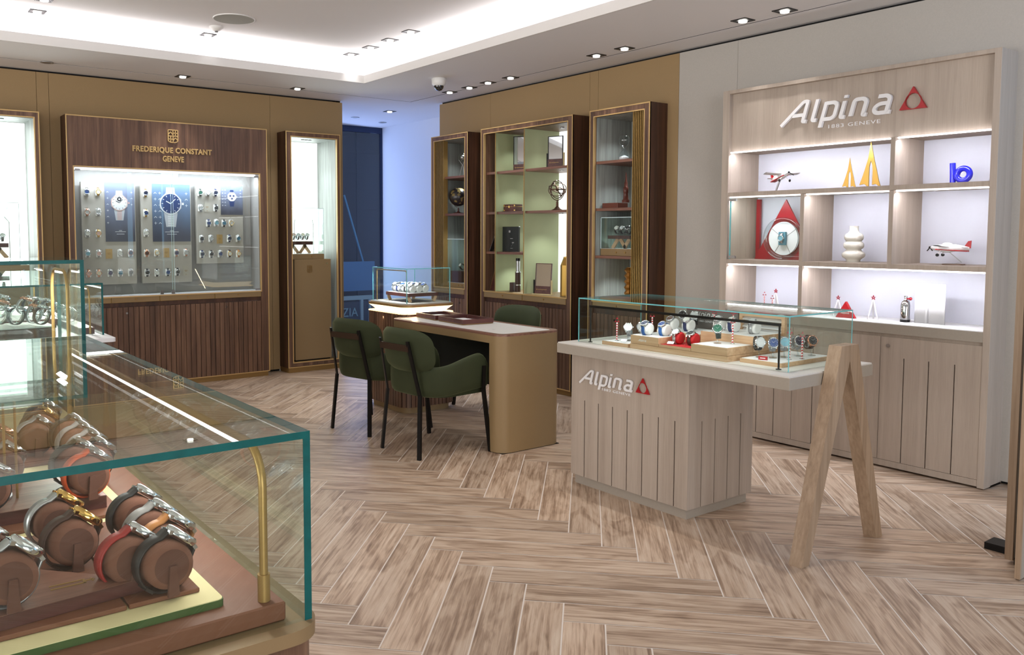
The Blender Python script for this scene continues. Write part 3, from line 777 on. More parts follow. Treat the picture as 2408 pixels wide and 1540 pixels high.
# ============================================================ WATCHES
def watch_proto(name, label, kind):
    """kind: flat (over a wall pad), loop (round a roll), ring (free-standing open loop).
    local frame: dial looks along +Z, twelve o'clock at +Y, crown at +X, origin under the middle of the case"""
    t = thing(name, label, 'watch')
    m = MB(); m.lathe([(.0180, -.001), (.0208, .0), (.0218, .003), (.0218, .0075), (.0198, .0100), (.0180, .0100), (.0178, .0078)], 28, cap=True)
    for sy in (-1, 1):
        for sx in (-1, 1): m.bar((sx * .0085, sy * .014, .004), (sx * .0095, sy * .0235, .0005), .0052, .0050)
    m.M = Matrix.Rotation(PI / 2, 4, 'Y'); m.cyl(-.0045, 0, .0212, .0255, .0028, 10); m.M = Matrix.Identity(4)
    m.build('case', steel, t)
    m = MB(); m.cyl(0, 0, .0074, .0079, .0179, 28); dl = m.build('dial', D['white'], t)
    m = MB()
    for i in range(12):
        a = 2 * PI * i / 12; m.bar((.0118 * math.cos(a), .0118 * math.sin(a), .00805), (.0158 * math.cos(a), .0158 * math.sin(a), .00805), .0010, .0003)
    m.bar((0, 0, .0082), (.0080, .0072, .0082), .0009, .0003); m.bar((0, 0, .0083), (-.0066, .0048, .0083), .0011, .0003)
    m.build('hands', silver_dull, dl)
    m = MB()
    def ribbon(path, w=.0195, th=.0028, closed=False):
        # path in YZ, rectangular section in X
        n = len(path); rows = []
        for i, (y, z) in enumerate(path):
            p0 = path[(i - 1) % n] if closed else path[max(i - 1, 0)]; p1 = path[(i + 1) % n] if closed else path[min(i + 1, n - 1)]
            d = Vector((p1[0] - p0[0], p1[1] - p0[1])).normalized(); nx, nz = -d.y, d.x
            rows.append([(-w / 2, y, z), (w / 2, y, z), (w / 2, y + nx * th, z + nz * th), (-w / 2, y + nx * th, z + nz * th)])
        if closed: rows.append(rows[0])
        m.grid(rows, smooth=True, close_u=True)
    if kind == 'flat':
        for s in (1, -1): ribbon([(s * .021, .0015), (s * .027, -.001), (s * .032, -.006), (s * .0345, -.013), (s * .0345, -.021)][::s])
    elif kind == 'loop':
        A, B = .0345, .0325; pts = []
        for i in range(29):
            a = math.radians(90 - 44) - math.radians(360 - 88) * i / 28; pts.append((A * math.cos(a), -B - .002 + B * math.sin(a)))
        ribbon([(.0205, .0015)] + pts + [(-.0205, .0015)]); m.box(-.011, .011, -.006, .006, -2 * B - .006, -2 * B - .002)
    else:
        A, B = .027, .031; pts = []
        for i in range(29):
            a = math.radians(90 - 40) - math.radians(360 - 80) * i / 28; pts.append((A * math.cos(a), -B + .003 + B * math.sin(a)))
        ribbon(pts, th=.0028)
    m.build('strap', strap_black, t)
    if kind == 'ring':
        m = MB(); pts = []
        for i in range(25):
            a = math.radians(60) - math.radians(300) * i / 24; pts.append((.0235 * math.cos(a), -.0275 + .0275 * math.sin(a)))
        ribbon(pts, .02, -.002); m.build('clip', acrylic, t)
    index_kids(t); return t
W_FLAT = watch_proto('wristwatch', 'x', 'flat'); W_LOOP = watch_proto('wristwatch', 'x', 'loop'); W_RING = watch_proto('wristwatch', 'x', 'ring')
used = set()
def put_watch(src, M, label, group, case=steel, dial='white', strap=strap_black):
    mats = {'case': case, 'dial': D[dial], 'strap': strap}
    if src.name not in used:
        used.add(src.name); src.matrix_world = M; src['label'] = label; src['group'] = group
        remat(src, mats); return src
    return clone(src, M, label, group, mats)
def frame(o, X, Z):
    X = Vector(X).normalized(); Z = Vector(Z).normalized(); X = (X - Z * X.dot(Z)).normalized(); Y = Z.cross(X)
    m = Matrix((X, Y, Z)).transposed().to_4x4(); m.translation = o; return m

# ---- watches on the boards
pad = MB(); pad.box(-.021, .021, -.034, .034, 0, .022, .006)
PAD = pad.build('watch_pad', cushion_white); PADME = PAD.data; bpy.data.objects.remove(PAD)
G1, G2 = 'watches hanging in the watch wall', 'white pads in the watch wall'
def wall_watch(x, z, label, dial, case, strap):
    o = bpy.data.objects.new('watch_pad', PADME); COL.objects.link(o); o.matrix_world = mBack(x, z, .045)
    tag(o, 'white pad under the ' + label, 'watch pad', G2)
    put_watch(W_FLAT, mBack(x, z + .002, .0688), label, G1, case, dial, strap)
ordn = ['first', 'second', 'third', 'fourth', 'fifth']; rown = ['top row', 'second row', 'third row', 'fourth row', 'fifth row']
def fill(board, rows):
    for r, row in enumerate(rows):
        k = 0
        for x, z, d, c, s in row:
            sn = {steel: 'steel', steel_gold: 'gold', rose_gold: 'rose gold'}[c]
            wall_watch(x, z, f'{d}-dial {sn} watch on {board} board, {rown[r]}, {ordn[k]} from left', d, c, s); k += 1
SD, SG, RG = steel, steel_gold, rose_gold
fill('left', [[(1.726, 1.755, 'blue', SD, steel), (1.820, 1.757, 'cream', SG, steel_gold)],
    [(1.724, 1.578, 'silver', RG, rose_gold), (1.817, 1.580, 'silver', SD, silver_dull)],
    [(1.722, 1.394, 'white', SD, silver_dull), (1.813, 1.394, 'pink', SG, steel_gold)],
    [(1.720, 1.217, 'ice', SD, silver_dull), (1.812, 1.216, 'pink', SD, silver_dull), (1.992, 1.216, 'white', SD, strap_white), (2.083, 1.218, 'brown', RG, silver_dull)],
    [(1.722, 1.042, 'pink', RG, rose_gold), (1.808, 1.043, 'cream', RG, rose_gold), (1.904, 1.042, 'purple', SD, silver_dull), (1.991, 1.042, 'teal', SD, silver_dull), (2.080, 1.043, 'black', SD, silver_dull)]])
fill('middle', [[(2.227, 1.758, 'navy', SD, steel_gold)], [(2.226, 1.578, 'blue', SD, steel_gold)], [(2.225, 1.397, 'white', SD, silver_dull)],
    [(2.225, 1.214, 'brown', RG, rose_gold), (2.316, 1.216, 'white', SG, silver_dull), (2.495, 1.213, 'purple', SD, rose_gold), (2.586, 1.216, 'silver', SD, rose_gold)],
    [(2.225, 1.036, 'black', SD, strap_black), (2.313, 1.034, 'white', SD, strap_black), (2.412, 1.035, 'blue', SD, strap_black), (2.501, 1.036, 'black', SD, strap_black)]])
fill('right', [[(2.730, 1.776, 'green', SD, strap_green), (2.804, 1.778, 'silver', SD, strap_grey), (2.877, 1.779, 'navy', SD, strap_navy)],
    [(2.731, 1.631, 'silver', SD, silver_dull), (2.879, 1.635, 'black', SD, strap_black)],
    [(2.805, 1.490, 'blue', SD, strap_navy), (2.880, 1.494, 'ice', SD, silver_dull), (2.955, 1.491, 'teal', SD, strap_black), (3.027, 1.492, 'silver', SG, strap_grey)],
    [(2.735, 1.342, 'black', SD, silver_dull), (2.826, 1.345, 'silver', SD, silver_dull), (3.006, 1.345, 'navy', SD, strap_navy), (3.096, 1.344, 'teal', SD, silver_dull)],
    [(2.737, 1.198, 'navy', SD, strap_navy), (2.826, 1.197, 'black', SD, strap_black), (2.914, 1.198, 'blue', SD, silver_dull), (3.006, 1.198, 'white', SG, strap_brown), (3.096, 1.197, 'cream', SG, strap_tan)]])
card_me = MB().box(-.028, .028, -.043, .043, 0, .003)
def card(x, z, mat, label):
    m = MB(); m.box(-.028, .028, -.043, .043, 0, .003); m.mi = 1; m.box(-.014, .014, .004, .008, .003, .0034); m.box(-.010, .010, -.004, -.001, .003, .0034); m.box(-.003, .003, -.034, -.028, .003, .0034)
    o = tag(m.build('price_card', [mat, brass_dull]), label, 'card', 'cards on the watch boards'); o.matrix_world = mBack(x, z, .0452)
gold_card = solid('gold_card', (176, 144, 92), .6); grey_card = solid('grey_card', (178, 172, 160), .7)
card(1.902, 1.214, gold_card, 'gold card in the middle of the fourth row of the left watch board')
card(2.406, 1.216, gold_card, 'gold card in the fourth row of the middle watch board')
card(2.586, 1.043, grey_card, 'plain grey card at the lower right of the middle watch board')
card(2.799, 1.640, grey_card, 'beige card between two watches in the second row of the right board')
card(3.098, 1.348, grey_card, 'plain grey card at the right end of the third row, right board')
card(2.916, 1.341, gold_card, 'pale gold card in the fourth row of the right watch board')

# ---- the two tall lit niches
def lit_niche(x, label, where):
    W = .602; t = thing('niche_cabinet', label, 'cabinet', mBack(x))
    a, b, c, d = .060, .560, .105, 2.345
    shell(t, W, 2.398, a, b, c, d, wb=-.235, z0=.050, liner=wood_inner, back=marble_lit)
    MB().box(a, b, c - .05, c, -.235, .165).build('inner_floor', brass_dull, t)
    MB().box(a - .002, b + .002, .062, c - .009, .165, .1995).build('bottom_rail', walnut, t)
    m = MB()
    for k in range(3): m.M = Matrix.Translation(((a + b) / 2 - .04 + k * .04, d - .002, .02)) @ Matrix.Rotation(PI / 2, 4, 'X'); m.cyl(0, 0, 0, .004, .017, 14)
    m.build('puck_lamp', black, t)
    ped = thing('brass_plinth', f'bronze plinth with crest and lock standing in the {where} lit niche', 'plinth', mBack(x + .095, c, -.12))
    H = 1.028
    p = MB().box(0, .405, .012, H, 0, .285, .002).build('body', gold_panel, ped)
    m = MB(); m.M = Matrix.Translation((.165, H - .135, .286)); emblem(m, .052, .070, 0, .0015, .13); m.build('crest', brass_dull, p)
    m = MB(); m.M = Matrix.Translation((.36, H - .045, .284)); m.cyl(0, 0, 0, .006, .009, 14); m.build('lock', steel, p)
    MB().box(.01, .395, 0, .012, .01, .27).build('foot', black, ped)
    dc = thing('glass_showcase', f'small glass showcase with a bronze drawer on the plinth in the {where} niche', 'display case', mBack(x + .078, c + H + .0005, -.13))
    MB().box(0, .36, 0, .052, 0, .27, .002).build('drawer_base', gold_panel, dc)
    m = MB(); m.M = Matrix.Translation((.22, .03, .27)); m.cyl(0, 0, 0, .006, .009, 14); m.build('knob', brass, dc)
    m = MB(); m.M = Matrix.Translation((.29, .03, .27)); m.cyl(0, 0, 0, .004, .007, 14); m.build('lock', steel, dc)
    for n, bx in (('front_pane', (0, .36, .053, .51, .262, .268)), ('side_pane', (0, .006, .053, .51, .008, .26)), ('side_pane', (.354, .36, .053, .51, .008, .26)), ('top_pane', (0, .36, .51, .516, .002, .268))):
        q = MB().box(*bx).build(n, glass, dc)
    m = MB(); g = .004
    for u in (0, .36 - g): m.box(u, u + g, .053, .51, .264, .2685)
    m.box(0, .36, .512, .5165, .264, .2685); m.build('pane_edge', glass_edge_white, dc)
    MB().box(.01, .35, .053, .056, .01, .26).build('bottom_mat', white_lacquer, dc)
    zt = c + H + .056
    for u, s in ((.085, 1), (.30, -1)):
        o = MB(); o.tube([(0, 0, 0), (0, .30, 0), (s * .012 if where == 'right' else -.035, .345, 0)], .003, 6)
        o = tag(o.build('lamp_rod', silver_dull), f'thin bent metal lamp rod, {"left" if u < .2 else "right"} one inside the {where} niche showcase', 'lamp', 'lamp rods in the niches'); o.matrix_world = mBack(x + .078 + u, zt, .02)
    st = thing('watch_stand', f'mahogany tray on crossed legs inside the {where} niche showcase', 'stand', mBack(x + .078 + .18, zt, -.03))
    MB().box(-.15, .11, .09, .125, -.05, .06).build('tray', mahogany, st)
    for s, xx in ((1, -.12), (-1, -.06), (1, .02), (-1, .07)):
        MB().bar((xx - s * .035, 0, 0), (xx + s * .035, .09, 0), .03, .012, up=(0, 0, 1)).build('leg', oak_warm, st)
    for k in range(5):
        c_ = mBack(x + .078 + .055 + k * .05, zt + .188, -.03)
        put_watch(W_RING, frame(c_.translation, (1, 0, 0), (0, -.75, .66)), f'small steel watch on the mahogany tray in the {where} niche, {ordn[k]} from left', 'watches in the niches', steel, ('white', 'pink', 'silver', 'cream', 'white')[k], silver_dull)
    spot('niche_spot', (mBack(x + W / 2, d - .02, .02)).translation, 7, 90, .5, (.80, .95, 1), rad=.02)
    area_light('niche_backlight', mBack(x + W / 2, 1.75, -.22).translation, (0, -1, 0), .42, 1.1, 6, (.9, 1, .98))
lit_niche(3.542, 'tall walnut niche with bright marble back at the right end of the bronze wall', 'right')
lit_niche(.741, 'tall walnut niche with bright marble back cut off by the left edge', 'left')

# ---- right wall cabinets
def right_cab(y, W, ou0, ou1, label, zt=2.388, shelves=(), fins=None, doors=1, locks=None, drawer_edges=None, z_open=.846, wb=-.24, back=wood_inner, liner=wood_inner, fade=1.0):
    t = thing('shelf_cabinet', label, 'cabinet', mRight(y))
    shell(t, W, zt, ou0, ou1, z_open, 2.335, wb=wb, liner=liner, back=back)
    brass_drawers(t, drawer_edges or [ou0, ou1], .786, .838, .20)
    MB().box(ou0, ou1, .838, .846, wb, .188).build('deck', gold_panel, t)
    MB().box(ou0, ou1, .744, .786, .15, .185).build('recess_strip', walnut_dark, t)
    slat_doors(t, ou0, ou1, .045, .743, .198, doors, locks or [((ou0 + ou1) / 2, .70)])
    for (u0, u1, zz) in shelves: MB().box(u0, u1, zz - .022, zz, wb, .17).build('shelf', walnut_y, t)
    if fins:
        u0, u1, n = fins; p = (u1 - u0) / n
        for k in range(n + 1): MB().box(u0 + k * p - .0035, u0 + k * p + .0035, .846, 2.335, .135, .192).build('fin', brass, t)
    return t
cl = right_cab(7.266, .631, .048, .577, 'narrow walnut shelf cabinet with brass fins, furthest on the right wall', shelves=[(.05, .577, 1.971), (.05, .577, 1.596)], fins=(.052, .20, 6), locks=[(.50, .70)])
cm = right_cab(6.425, 1.253, .050, 1.190, 'wide walnut shelf cabinet with sage green dividers, middle of the right wall', doors=2, locks=[(.45, .70), (.74, .70)], drawer_edges=[.05, .617, 1.19],
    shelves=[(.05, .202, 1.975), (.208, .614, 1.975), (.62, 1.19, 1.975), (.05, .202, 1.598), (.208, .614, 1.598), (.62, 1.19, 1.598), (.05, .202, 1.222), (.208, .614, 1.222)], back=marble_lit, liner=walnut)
for u in (.202, .614):
    m = MB(); m.box(u, u + .006, .848, 2.335, -.24, .183); d = m.build('divider', sage, cm)
    MB().box(u - .001, u + .007, .848, 2.335, .183, .188).build('divider_edge', brass, d)
cr_ = right_cab(4.975, .636, .052, .575, 'narrow walnut shelf cabinet with brass fins on its right side', zt=2.392, shelves=[(.052, .575, 1.980), (.052, .575, 1.600), (.052, .575, 1.214)], fins=(.462, .571, 6), locks=[(.30, .70)])
for y, n in ((6.95, (2.3, 1.94, 1.57)), (6.02, (2.3, 1.94, 1.57, 1.19)), (5.53, (2.3, 1.94, 1.56)), (4.68, (2.3, 1.95, 1.57, 1.18))):
    for z in n:
        p = {6.95: 4.2, 6.02: 4.4, 5.53: 6.5, 4.68: 5.6}[y]
        spot('shelf_spot', (5.20, y, z), p * (1.6 if z == n[-1] else 1), 120, .7, (.90, .98, 1), rad=.015)
        m = MB(); m.M = T(5.20, y, z + .012 + (.013 if z == 2.3 else 0)); m.cyl(0, 0, -.002, .004, .02, 16)
        tag(m.build('shelf_lamp', silver_dull), f'round puck lamp, {"top" if z > 2.2 else "upper" if z > 1.8 else "middle" if z > 1.4 else "lower"} level of the {"furthest shelf cabinet" if y > 6.5 else "nearest shelf cabinet" if y < 5 else "middle cabinet green bay" if y > 5.8 else "middle cabinet marble bay"}', 'lamp', 'shelf puck lamps')

def on(x, y, z, rz=0): return T(x, y, z + .0008, rz)
# furthest cabinet
t = thing('glass_ball_trophy', 'clear glass ball on a thin tripod on the top shelf of the furthest cabinet', 'ornament', on(5.15, 6.945, 1.971))
MB().ball((0, 0, .195), .045, 20).build('ball', glass, t)
MB().ball((0, 0, .195), .025, 14).build('core', silver_dull, t)
m = MB()
for k in range(3): a = 2 * PI * k / 3 + .5; m.tube([(.035 * math.cos(a), .035 * math.sin(a), 0), (.004 * math.cos(a), .004 * math.sin(a), .12), (.04 * math.cos(a), .04 * math.sin(a), .17)], .003, 6)
m.build('tripod', silver_dull, t)
t = thing('desk_globe', 'dark desk globe with gold land on a tilted stand, furthest cabinet', 'globe', on(5.15, 7.02, 1.596))
gm, nt, b = nodes('globe_map'); n = nt.nodes.new('ShaderNodeTexNoise'); n.inputs['Scale'].default_value = 22; n.inputs['Detail'].default_value = 5
g_ = nt.nodes.new('ShaderNodeNewGeometry'); nt.links.new(g_.outputs['Position'], n.inputs['Vector'])
c_ = nt.nodes.new('ShaderNodeValToRGB'); c_.color_ramp.interpolation = 'CONSTANT'; c_.color_ramp.elements[0].color = (*lin((40, 36, 40)), 1); c_.color_ramp.elements[1].position = .56; c_.color_ramp.elements[1].color = (*lin((128, 112, 70)), 1)
nt.links.new(n.outputs['Fac'], c_.inputs[0]); nt.links.new(c_.outputs[0], b.inputs['Base Color']); b.inputs['Roughness'].default_value = .3
MB().ball((0, 0, .172), .095, 28).build('sphere', gm, t)
m = MB(); m.tube([(0, .108 * math.sin(a), .172 + .108 * math.cos(a)) for a in [math.radians(20 + 9 * i) for i in range(18)]], .003, 6); m.build('meridian', silver_dull, t)
m = MB(); m.lathe([(.055, 0), (.055, .008), (.02, .014), (.008, .028), (.010, .04), (.006, .062)], 24); m.build('base', mahogany, t)

def showcase(M, w, d, h, bh, label, knobx=(.5,)):
    """glass box on a low bronze drawer base, origin bottom centre, front towards -Y"""
    t = thing('glass_showcase', label, 'display case', M)
    MB().box(-w / 2, w / 2, -d / 2, d / 2, 0, bh, .002).build('drawer_base', gold_panel, t)
    m = MB(); m.M = Matrix.Translation((0, -d / 2, bh / 2)) @ Matrix.Rotation(PI / 2, 4, 'X')
    for k in knobx: m = MB(); m.M = Matrix.Translation((k * w / 2, -d / 2, bh / 2)) @ Matrix.Rotation(PI / 2, 4, 'X'); m.cyl(0, 0, 0, .006, .008, 14); m.build('knob', brass, t)
    MB().box(-w / 2 + .005, w / 2 - .005, -d / 2 + .005, d / 2 - .005, bh, bh + .002).build('bottom_mat', white_lacquer, t)
    g = .005
    MB().box(-w / 2, w / 2, -d / 2, -d / 2 + g, bh + .002, h - g).build('front_pane', glass, t)
    MB().box(-w / 2, w / 2, d / 2 - g, d / 2, bh + .002, h - g).build('rear_pane', glass, t)
    for s in (-1, 1): MB().box(s * w / 2, s * (w / 2 - g), -d / 2 + g, d / 2 - g, bh + .002, h - g).build('side_pane', glass, t)
    MB().box(-w / 2, w / 2, -d / 2, d / 2, h - g, h).build('top_pane', glass, t)
    m = MB(); e = .0055
    for s in (-1, 1): m.box(s * (w / 2 + .0005), s * (w / 2 - e), -d / 2 - .0005, -d / 2 + .003, bh, h)
    m.box(-w / 2, w / 2, -d / 2 - .0005, -d / 2 + .003, h - e, h + .0005); m.build('pane_edge', glass_edge_white, t)
    return t
RZ = -PI / 2     # local -Y faces the shop (-X)
showcase(T(5.16, 6.889, .8468, RZ), .38, .24, .492, .045, 'tall glass showcase on a bronze base at the bottom of the furthest cabinet', (.1, .4))
m = MB(); m.box(-.09, .09, -.06, .06, 0, .115, .002); m.box(-.091, .091, -.061, .061, .096, .099)
tag(m.build('leather_box', solid('dark_maroon_leather', (66, 36, 34), .45)), 'dark maroon box inside the glass showcase of the furthest cabinet', 'box').matrix_world = T(5.12, 6.94, .8955, RZ)
put_watch(W_RING, frame((5.10, 6.915, 1.07), (.2, -1, 0), (-.8, .1, .6)), 'watch standing on the maroon box in the furthest cabinet', 'watches in small showcases', steel, 'white', strap_black)

# middle cabinet
def table_mirror(M, w, h, label, fr, base_mat=mahogany, tilt=.08):
    t = thing('table_mirror', label, 'mirror', M)
    t2 = Matrix.Rotation(-tilt, 4, 'X')
    m = MB(); m.M = t2; e = .006; m.ring_prism([(-w / 2, 0), (w / 2, 0), (w / 2, h), (-w / 2, h)], [(-w / 2 + e, e), (w / 2 - e, e), (w / 2 - e, h - e), (-w / 2 + e, h - e)], 0, .001)
    # stand the frame upright: X width, Z height
    m = MB(); m.M = Matrix.Translation((0, 0, .02)) @ t2
    for bx in ((-w / 2, -w / 2 + e, .0, h), (w / 2 - e, w / 2, 0, h)): m.box(bx[0], bx[1], -.006, .006, bx[2], bx[3])
    m.box(-w / 2, w / 2, -.006, .006, h - e, h); m.build('frame', fr, t)
    m = MB(); m.M = Matrix.Translation((0, 0, .02)) @ t2; m.box(-w / 2 + e, w / 2 - e, -.003, .005, .055, h - e); m.build('glass', mirror_m, t)
    m = MB(); m.M = Matrix.Translation((0, 0, .02)) @ t2; m.box(-w / 2, w / 2, -.0065, .0065, -.015, .055)
    m.mi = 1; m.box(-w / 2 + .03, w / 2 - .04, -.0068, -.0065, .022, .026); m.box(-w / 2 + .018, -w / 2 + .025, -.0068, -.0065, .018, .030); m.build('foot_panel', [base_mat, brass], t)
    for s in (-1, 1): MB().box(s * (w / 2 + .004), s * (w / 2 + .014), -.006, .006, 0, h * .5).build('side_post', cream_felt if s > 0 else black, t)
    MB().box(-w / 2 - .014, w / 2 + .014, -.03, .03, 0, .006).build('base', cream_felt, t)
    return t
table_mirror(on(5.25, 6.13, 1.975, -PI / 2 + .35), .19, .32, 'pale table mirror in the green bay on the top shelf', black, tilt=0)
table_mirror(on(5.12, 5.53, 1.975, -PI / 2 + .30), .15, .255, 'brown-faced table mirror on the top shelf of the marble bay', black, tilt=0)
table_mirror(on(5.08, 5.64, .846, -PI / 2 + .25), .17, .26, 'tilted silver table mirror at the bottom of the marble bay', mahogany)
m = MB(); m.box(-.075, .075, -.05, .05, 0, .068, .002); m.mi = 1; m.box(-.012, .008, -.0515, -.05, .035, .055)
for s in (-1, 1):
    for z in (.012, .056): m.box(s * .06, s * .076, -.0512, -.05, z - .006, z + .006)
m.box(-.076, .076, -.0505, .0505, .046, .048)
tag(m.build('small_chest', [mahogany, steel_gold]), 'small mahogany chest with gold fittings on the middle shelf of the green bay', 'chest').matrix_world = on(5.12, 6.11, 1.598, -PI / 2 + .1)
t = thing('armillary_sphere', 'bronze armillary sphere on a turned foot beside the marble back', 'ornament', on(5.14, 5.525, 1.598))
br = solid('antique_bronze', (92, 68, 54), .3, .8)
m = MB(); c0 = Vector((0, 0, .185))
for ax in ((0, 0), (PI / 2, 0), (PI / 2, PI / 2), (.5, 0), (1.1, .8), (.9, -.9)):
    R = Matrix.Rotation(ax[1], 3, 'Z') @ Matrix.Rotation(ax[0], 3, 'X')
    m.tube([c0 + R @ Vector((.078 * math.cos(a), .078 * math.sin(a), 0)) for a in [2 * PI * i / 32 for i in range(32)]], .0036, 6, closed=True)
m.tube([(0, -.05, .13), (0, .05, .24)], .0025, 6); m.build('rings', br, t)
m = MB(); m.tube([(0, .095 * math.cos(a), .185 + .095 * math.sin(a)) for a in [math.radians(180 + 9 * i) for i in range(21)]], .004, 6); m.build('cradle', br, t)
MB().ball((0, 0, .185), .016, 14).build('earth', br, t)
MB().lathe([(.052, 0), (.050, .006), (.030, .014), (.016, .03), (.009, .04), (.014, .048), (.008, .056), (.012, .066), (.007, .076), (.007, .092)], 24).build('foot', br, t)
def leaning(name, label, x, y, z, w, h, lean, mat, rim, rz=0):
    t = thing(name, label, 'picture frame', on(x, y, z, rz))
    m = MB(); m.M = Matrix.Rotation(lean, 4, 'Y'); m.box(-.006, .006, -w / 2, w / 2, 0.0, h); m.build('panel', mat, t)
    m = MB(); m.M = Matrix.Rotation(lean, 4, 'Y'); m.box(-.007, -.006, -w / 2, -w / 2 + .005, 0.0, h); m.box(-.007, -.006, w / 2 - .005, w / 2, 0.0, h); m.box(-.007, -.006, -w / 2, w / 2, h - .005, h); m.build('rim', rim, t)
leaning('picture_frame', 'black glass picture frame leaning in the left bay of the middle cabinet', 5.04, 6.295, 1.223, .13, .30, .42, solid('black_gloss', (10, 10, 12), .1), silver_dull)
leaning('picture_frame', 'thin brown frame leaning at the bottom left of the middle cabinet', 5.05, 6.30, .847, .13, .32, .32, mahogany, brass_dull)
t = thing('photo_book', 'black hardback book standing open with silver print, green bay', 'book', on(5.10, 6.11, 1.222, -PI / 2 + .15))
MB().box(-.10, .10, -.012, .012, 0, .235, .002).build('cover', solid('book_black', (20, 26, 27), .4), t)
m = MB(); m.box(-.02, .0, -.0128, -.012, .18, .20); m.box(-.002, .03, -.0128, -.012, .12, .126); m.box(.02, .045, -.0128, -.012, .08, .09); m.box(.0, .03, -.0128, -.012, .03, .034); m.bar((.01, -.0125, .05), (.035, -.0125, .075), .006, .001); m.build('print', silver_dull, t)
t = thing('telescope', 'upright dark leather telescope with chrome rings behind the green divider', 'telescope', on(5.13, 6.045, .846))
MB().cyl(0, 0, 0, .19, .026, 20).build('barrel', strap_brown, t); MB().cyl(0, 0, .19, .29, .018, 20).build('draw_tube', silver_dull, t); MB().cyl(0, 0, .29, .315, .021, 20).build('eyepiece', black, t)
m = MB(); m.cyl(0, 0, .06, .068, .0272, 20); m.cyl(0, 0, .182, .19, .0272, 20); m.build('ring', steel, t)
tag(MB().box(-.03, .03, -.02, .02, 0, .085, .002).build('leather_box', strap_brown), 'little dark upright box beside the telescope', 'box').matrix_world = on(5.12, 6.105, .846, .3)
t = thing('gold_vase', 'tall angular gold vase at the right end of the marble bay', 'vase', on(5.12, 5.375, .846))
MB().lathe([(.055, 0), (.056, .01), (.056, .27), (.030, .335), (.029, .345), (.024, .345), (.024, .33)], 8, smooth=False).build('body', gold_statue, t)
# nearest cabinet
t = thing('hourglass', 'clear glass hourglass on the top shelf of the nearest bronze-wall cabinet', 'hourglass', on(5.13, 4.735, 1.980))
pr = [(.030, 0), (.040, .012), (.043, .035), (.036, .062), (.018, .085), (.005, .098), (.018, .112), (.036, .135), (.043, .162), (.040, .185), (.030, .197)]
MB().lathe(pr, 28).build('bulb', acrylic, t)
MB().lathe([(.028, .002), (.037, .013), (.036, .03), (.004, .045)], 24).build('sand', white_lacquer, t)
tag(MB().box(-.11, .06, -.06, .06, 0, .042, .002).build('wooden_box', solid('cherry_wood', (100, 54, 42), .4)), 'flat reddish wooden box on the middle shelf behind brass fins', 'box').matrix_world = on(5.13, 4.80, 1.600, -PI / 2)
t = thing('wooden_lighthouse', 'reddish turned wooden tower standing on the flat wooden box', 'ornament', T(5.12, 4.70, 1.6435))
MB().lathe([(.030, 0), (.030, .02), (.022, .025), (.018, .075), (.021, .08), (.021, .12), (.013, .125), (.013, .16), (.008, .168), (.006, .215), (.003, .24)], 16).build('body', solid('cherry_turned', (92, 44, 32), .35), t)
t = showcase(T(5.165, 4.705, 1.2148, RZ), .41, .22, .312, .056, 'wide glass showcase on a bronze base in the nearest bronze-wall cabinet', (-.15, .32))
st = thing('watch_stand', 'dark tray on crossed legs inside the wide showcase of the nearest cabinet', 'stand', T(5.13, 4.74, 1.2735, RZ))
MB().box(-.12, .12, -.045, .045, .078, .105).build('tray', mahogany, st)
for s, xx in ((1, -.075), (-1, .01), (1, .05)): MB().bar((xx - s * .03, 0, 0), (xx + s * .03, 0, .078), .03, .012, up=(0, 1, 0)).build('leg', oak_warm, st)
for k in range(3): put_watch(W_RING, frame((5.12, 4.795 - k * .06, 1.4385), (-.2, -1, 0), (-.75, -.1, .66)), f'black-strap watch on the dark tray in the wide showcase, {ordn[k]} from left', 'watches in small showcases', steel, ('white', 'silver', 'black')[k], strap_black)
t = thing('zigzag_vase', 'golden zigzag vase at the bottom of the nearest bronze-wall cabinet', 'vase', on(5.12, 4.645, .846))
pr = []
for k in range(6): pr += [(.030, k * .046), (.046, k * .046 + .023)]
MB().lathe(pr + [(.026, .276), (.022, .276)], 10, smooth=False).build('body', solid('amber_gold', (178, 128, 60), .3, .7), t)

# ============================================================ PALE OAK CABINET (white shelves)
AY = 3.686; AW = 1.734
ac = thing('brand_cabinet', 'large pale oak cabinet with white lit shelves and red triangle logo', 'cabinet', mRight(AY))
k = .022; zt = 2.376
U = lambda y: AY - y
for n, (x0, x1) in (('side_panel', (0, .054)), ('side_panel', (AW - .036, AW))):
    MB().box(x0, x1, .006, zt, -.02, .20, .001).build(n, oak_grey, ac)
MB().box(.054, AW - .036, zt - .024, zt, -.02, .20, .001).build('top_panel', oak_grey, ac)
MB().box(.054, AW - .036, 1.957, zt - .024, .10, .166).build('header', oak_grey, ac)
a, b = .054, AW - .036; wb = -.15
MB().box(a, b, .862, 1.96, wb - .01, wb).build('back_panel', white_board, ac)
for x0, x1 in ((a - .004, a), (b, b + .004)): MB().box(x0, x1, .862, 1.96, wb, -.02).build('inner_side', oak_grey, ac)
MB().box(a, b, 1.957, 1.962, wb, .10).build('inner_top', oak_grey, ac)
v1, v2 = U(2.508), U(3.073)
for x, z0, z1 in ((v1, 1.678, 1.957), (v1, 1.216, 1.648), (v2, 1.216, 1.648), (v2, .862, 1.188)):
    MB().box(x - .013, x + .013, z0, z1, wb, .196).build('divider', oak_grey, ac)
MB().box(a, b, 1.650, 1.678, wb, .198).build('shelf', oak_grey, ac)
MB().box(a, b, 1.188, 1.216, wb, .198).build('shelf', oak_grey, ac)
MB().box(a, b, .806, .862, wb, .20).build('counter', [stone_grey], ac)
MB().box(a, b, .8622, .866, wb, .196).build('counter_top', white_lacquer, ac)
MB().box(a, b, .786, .806, .12, .185).build('recess_strip', oak_grey, ac)
seams = [a, U(3.112), U(2.541), b]
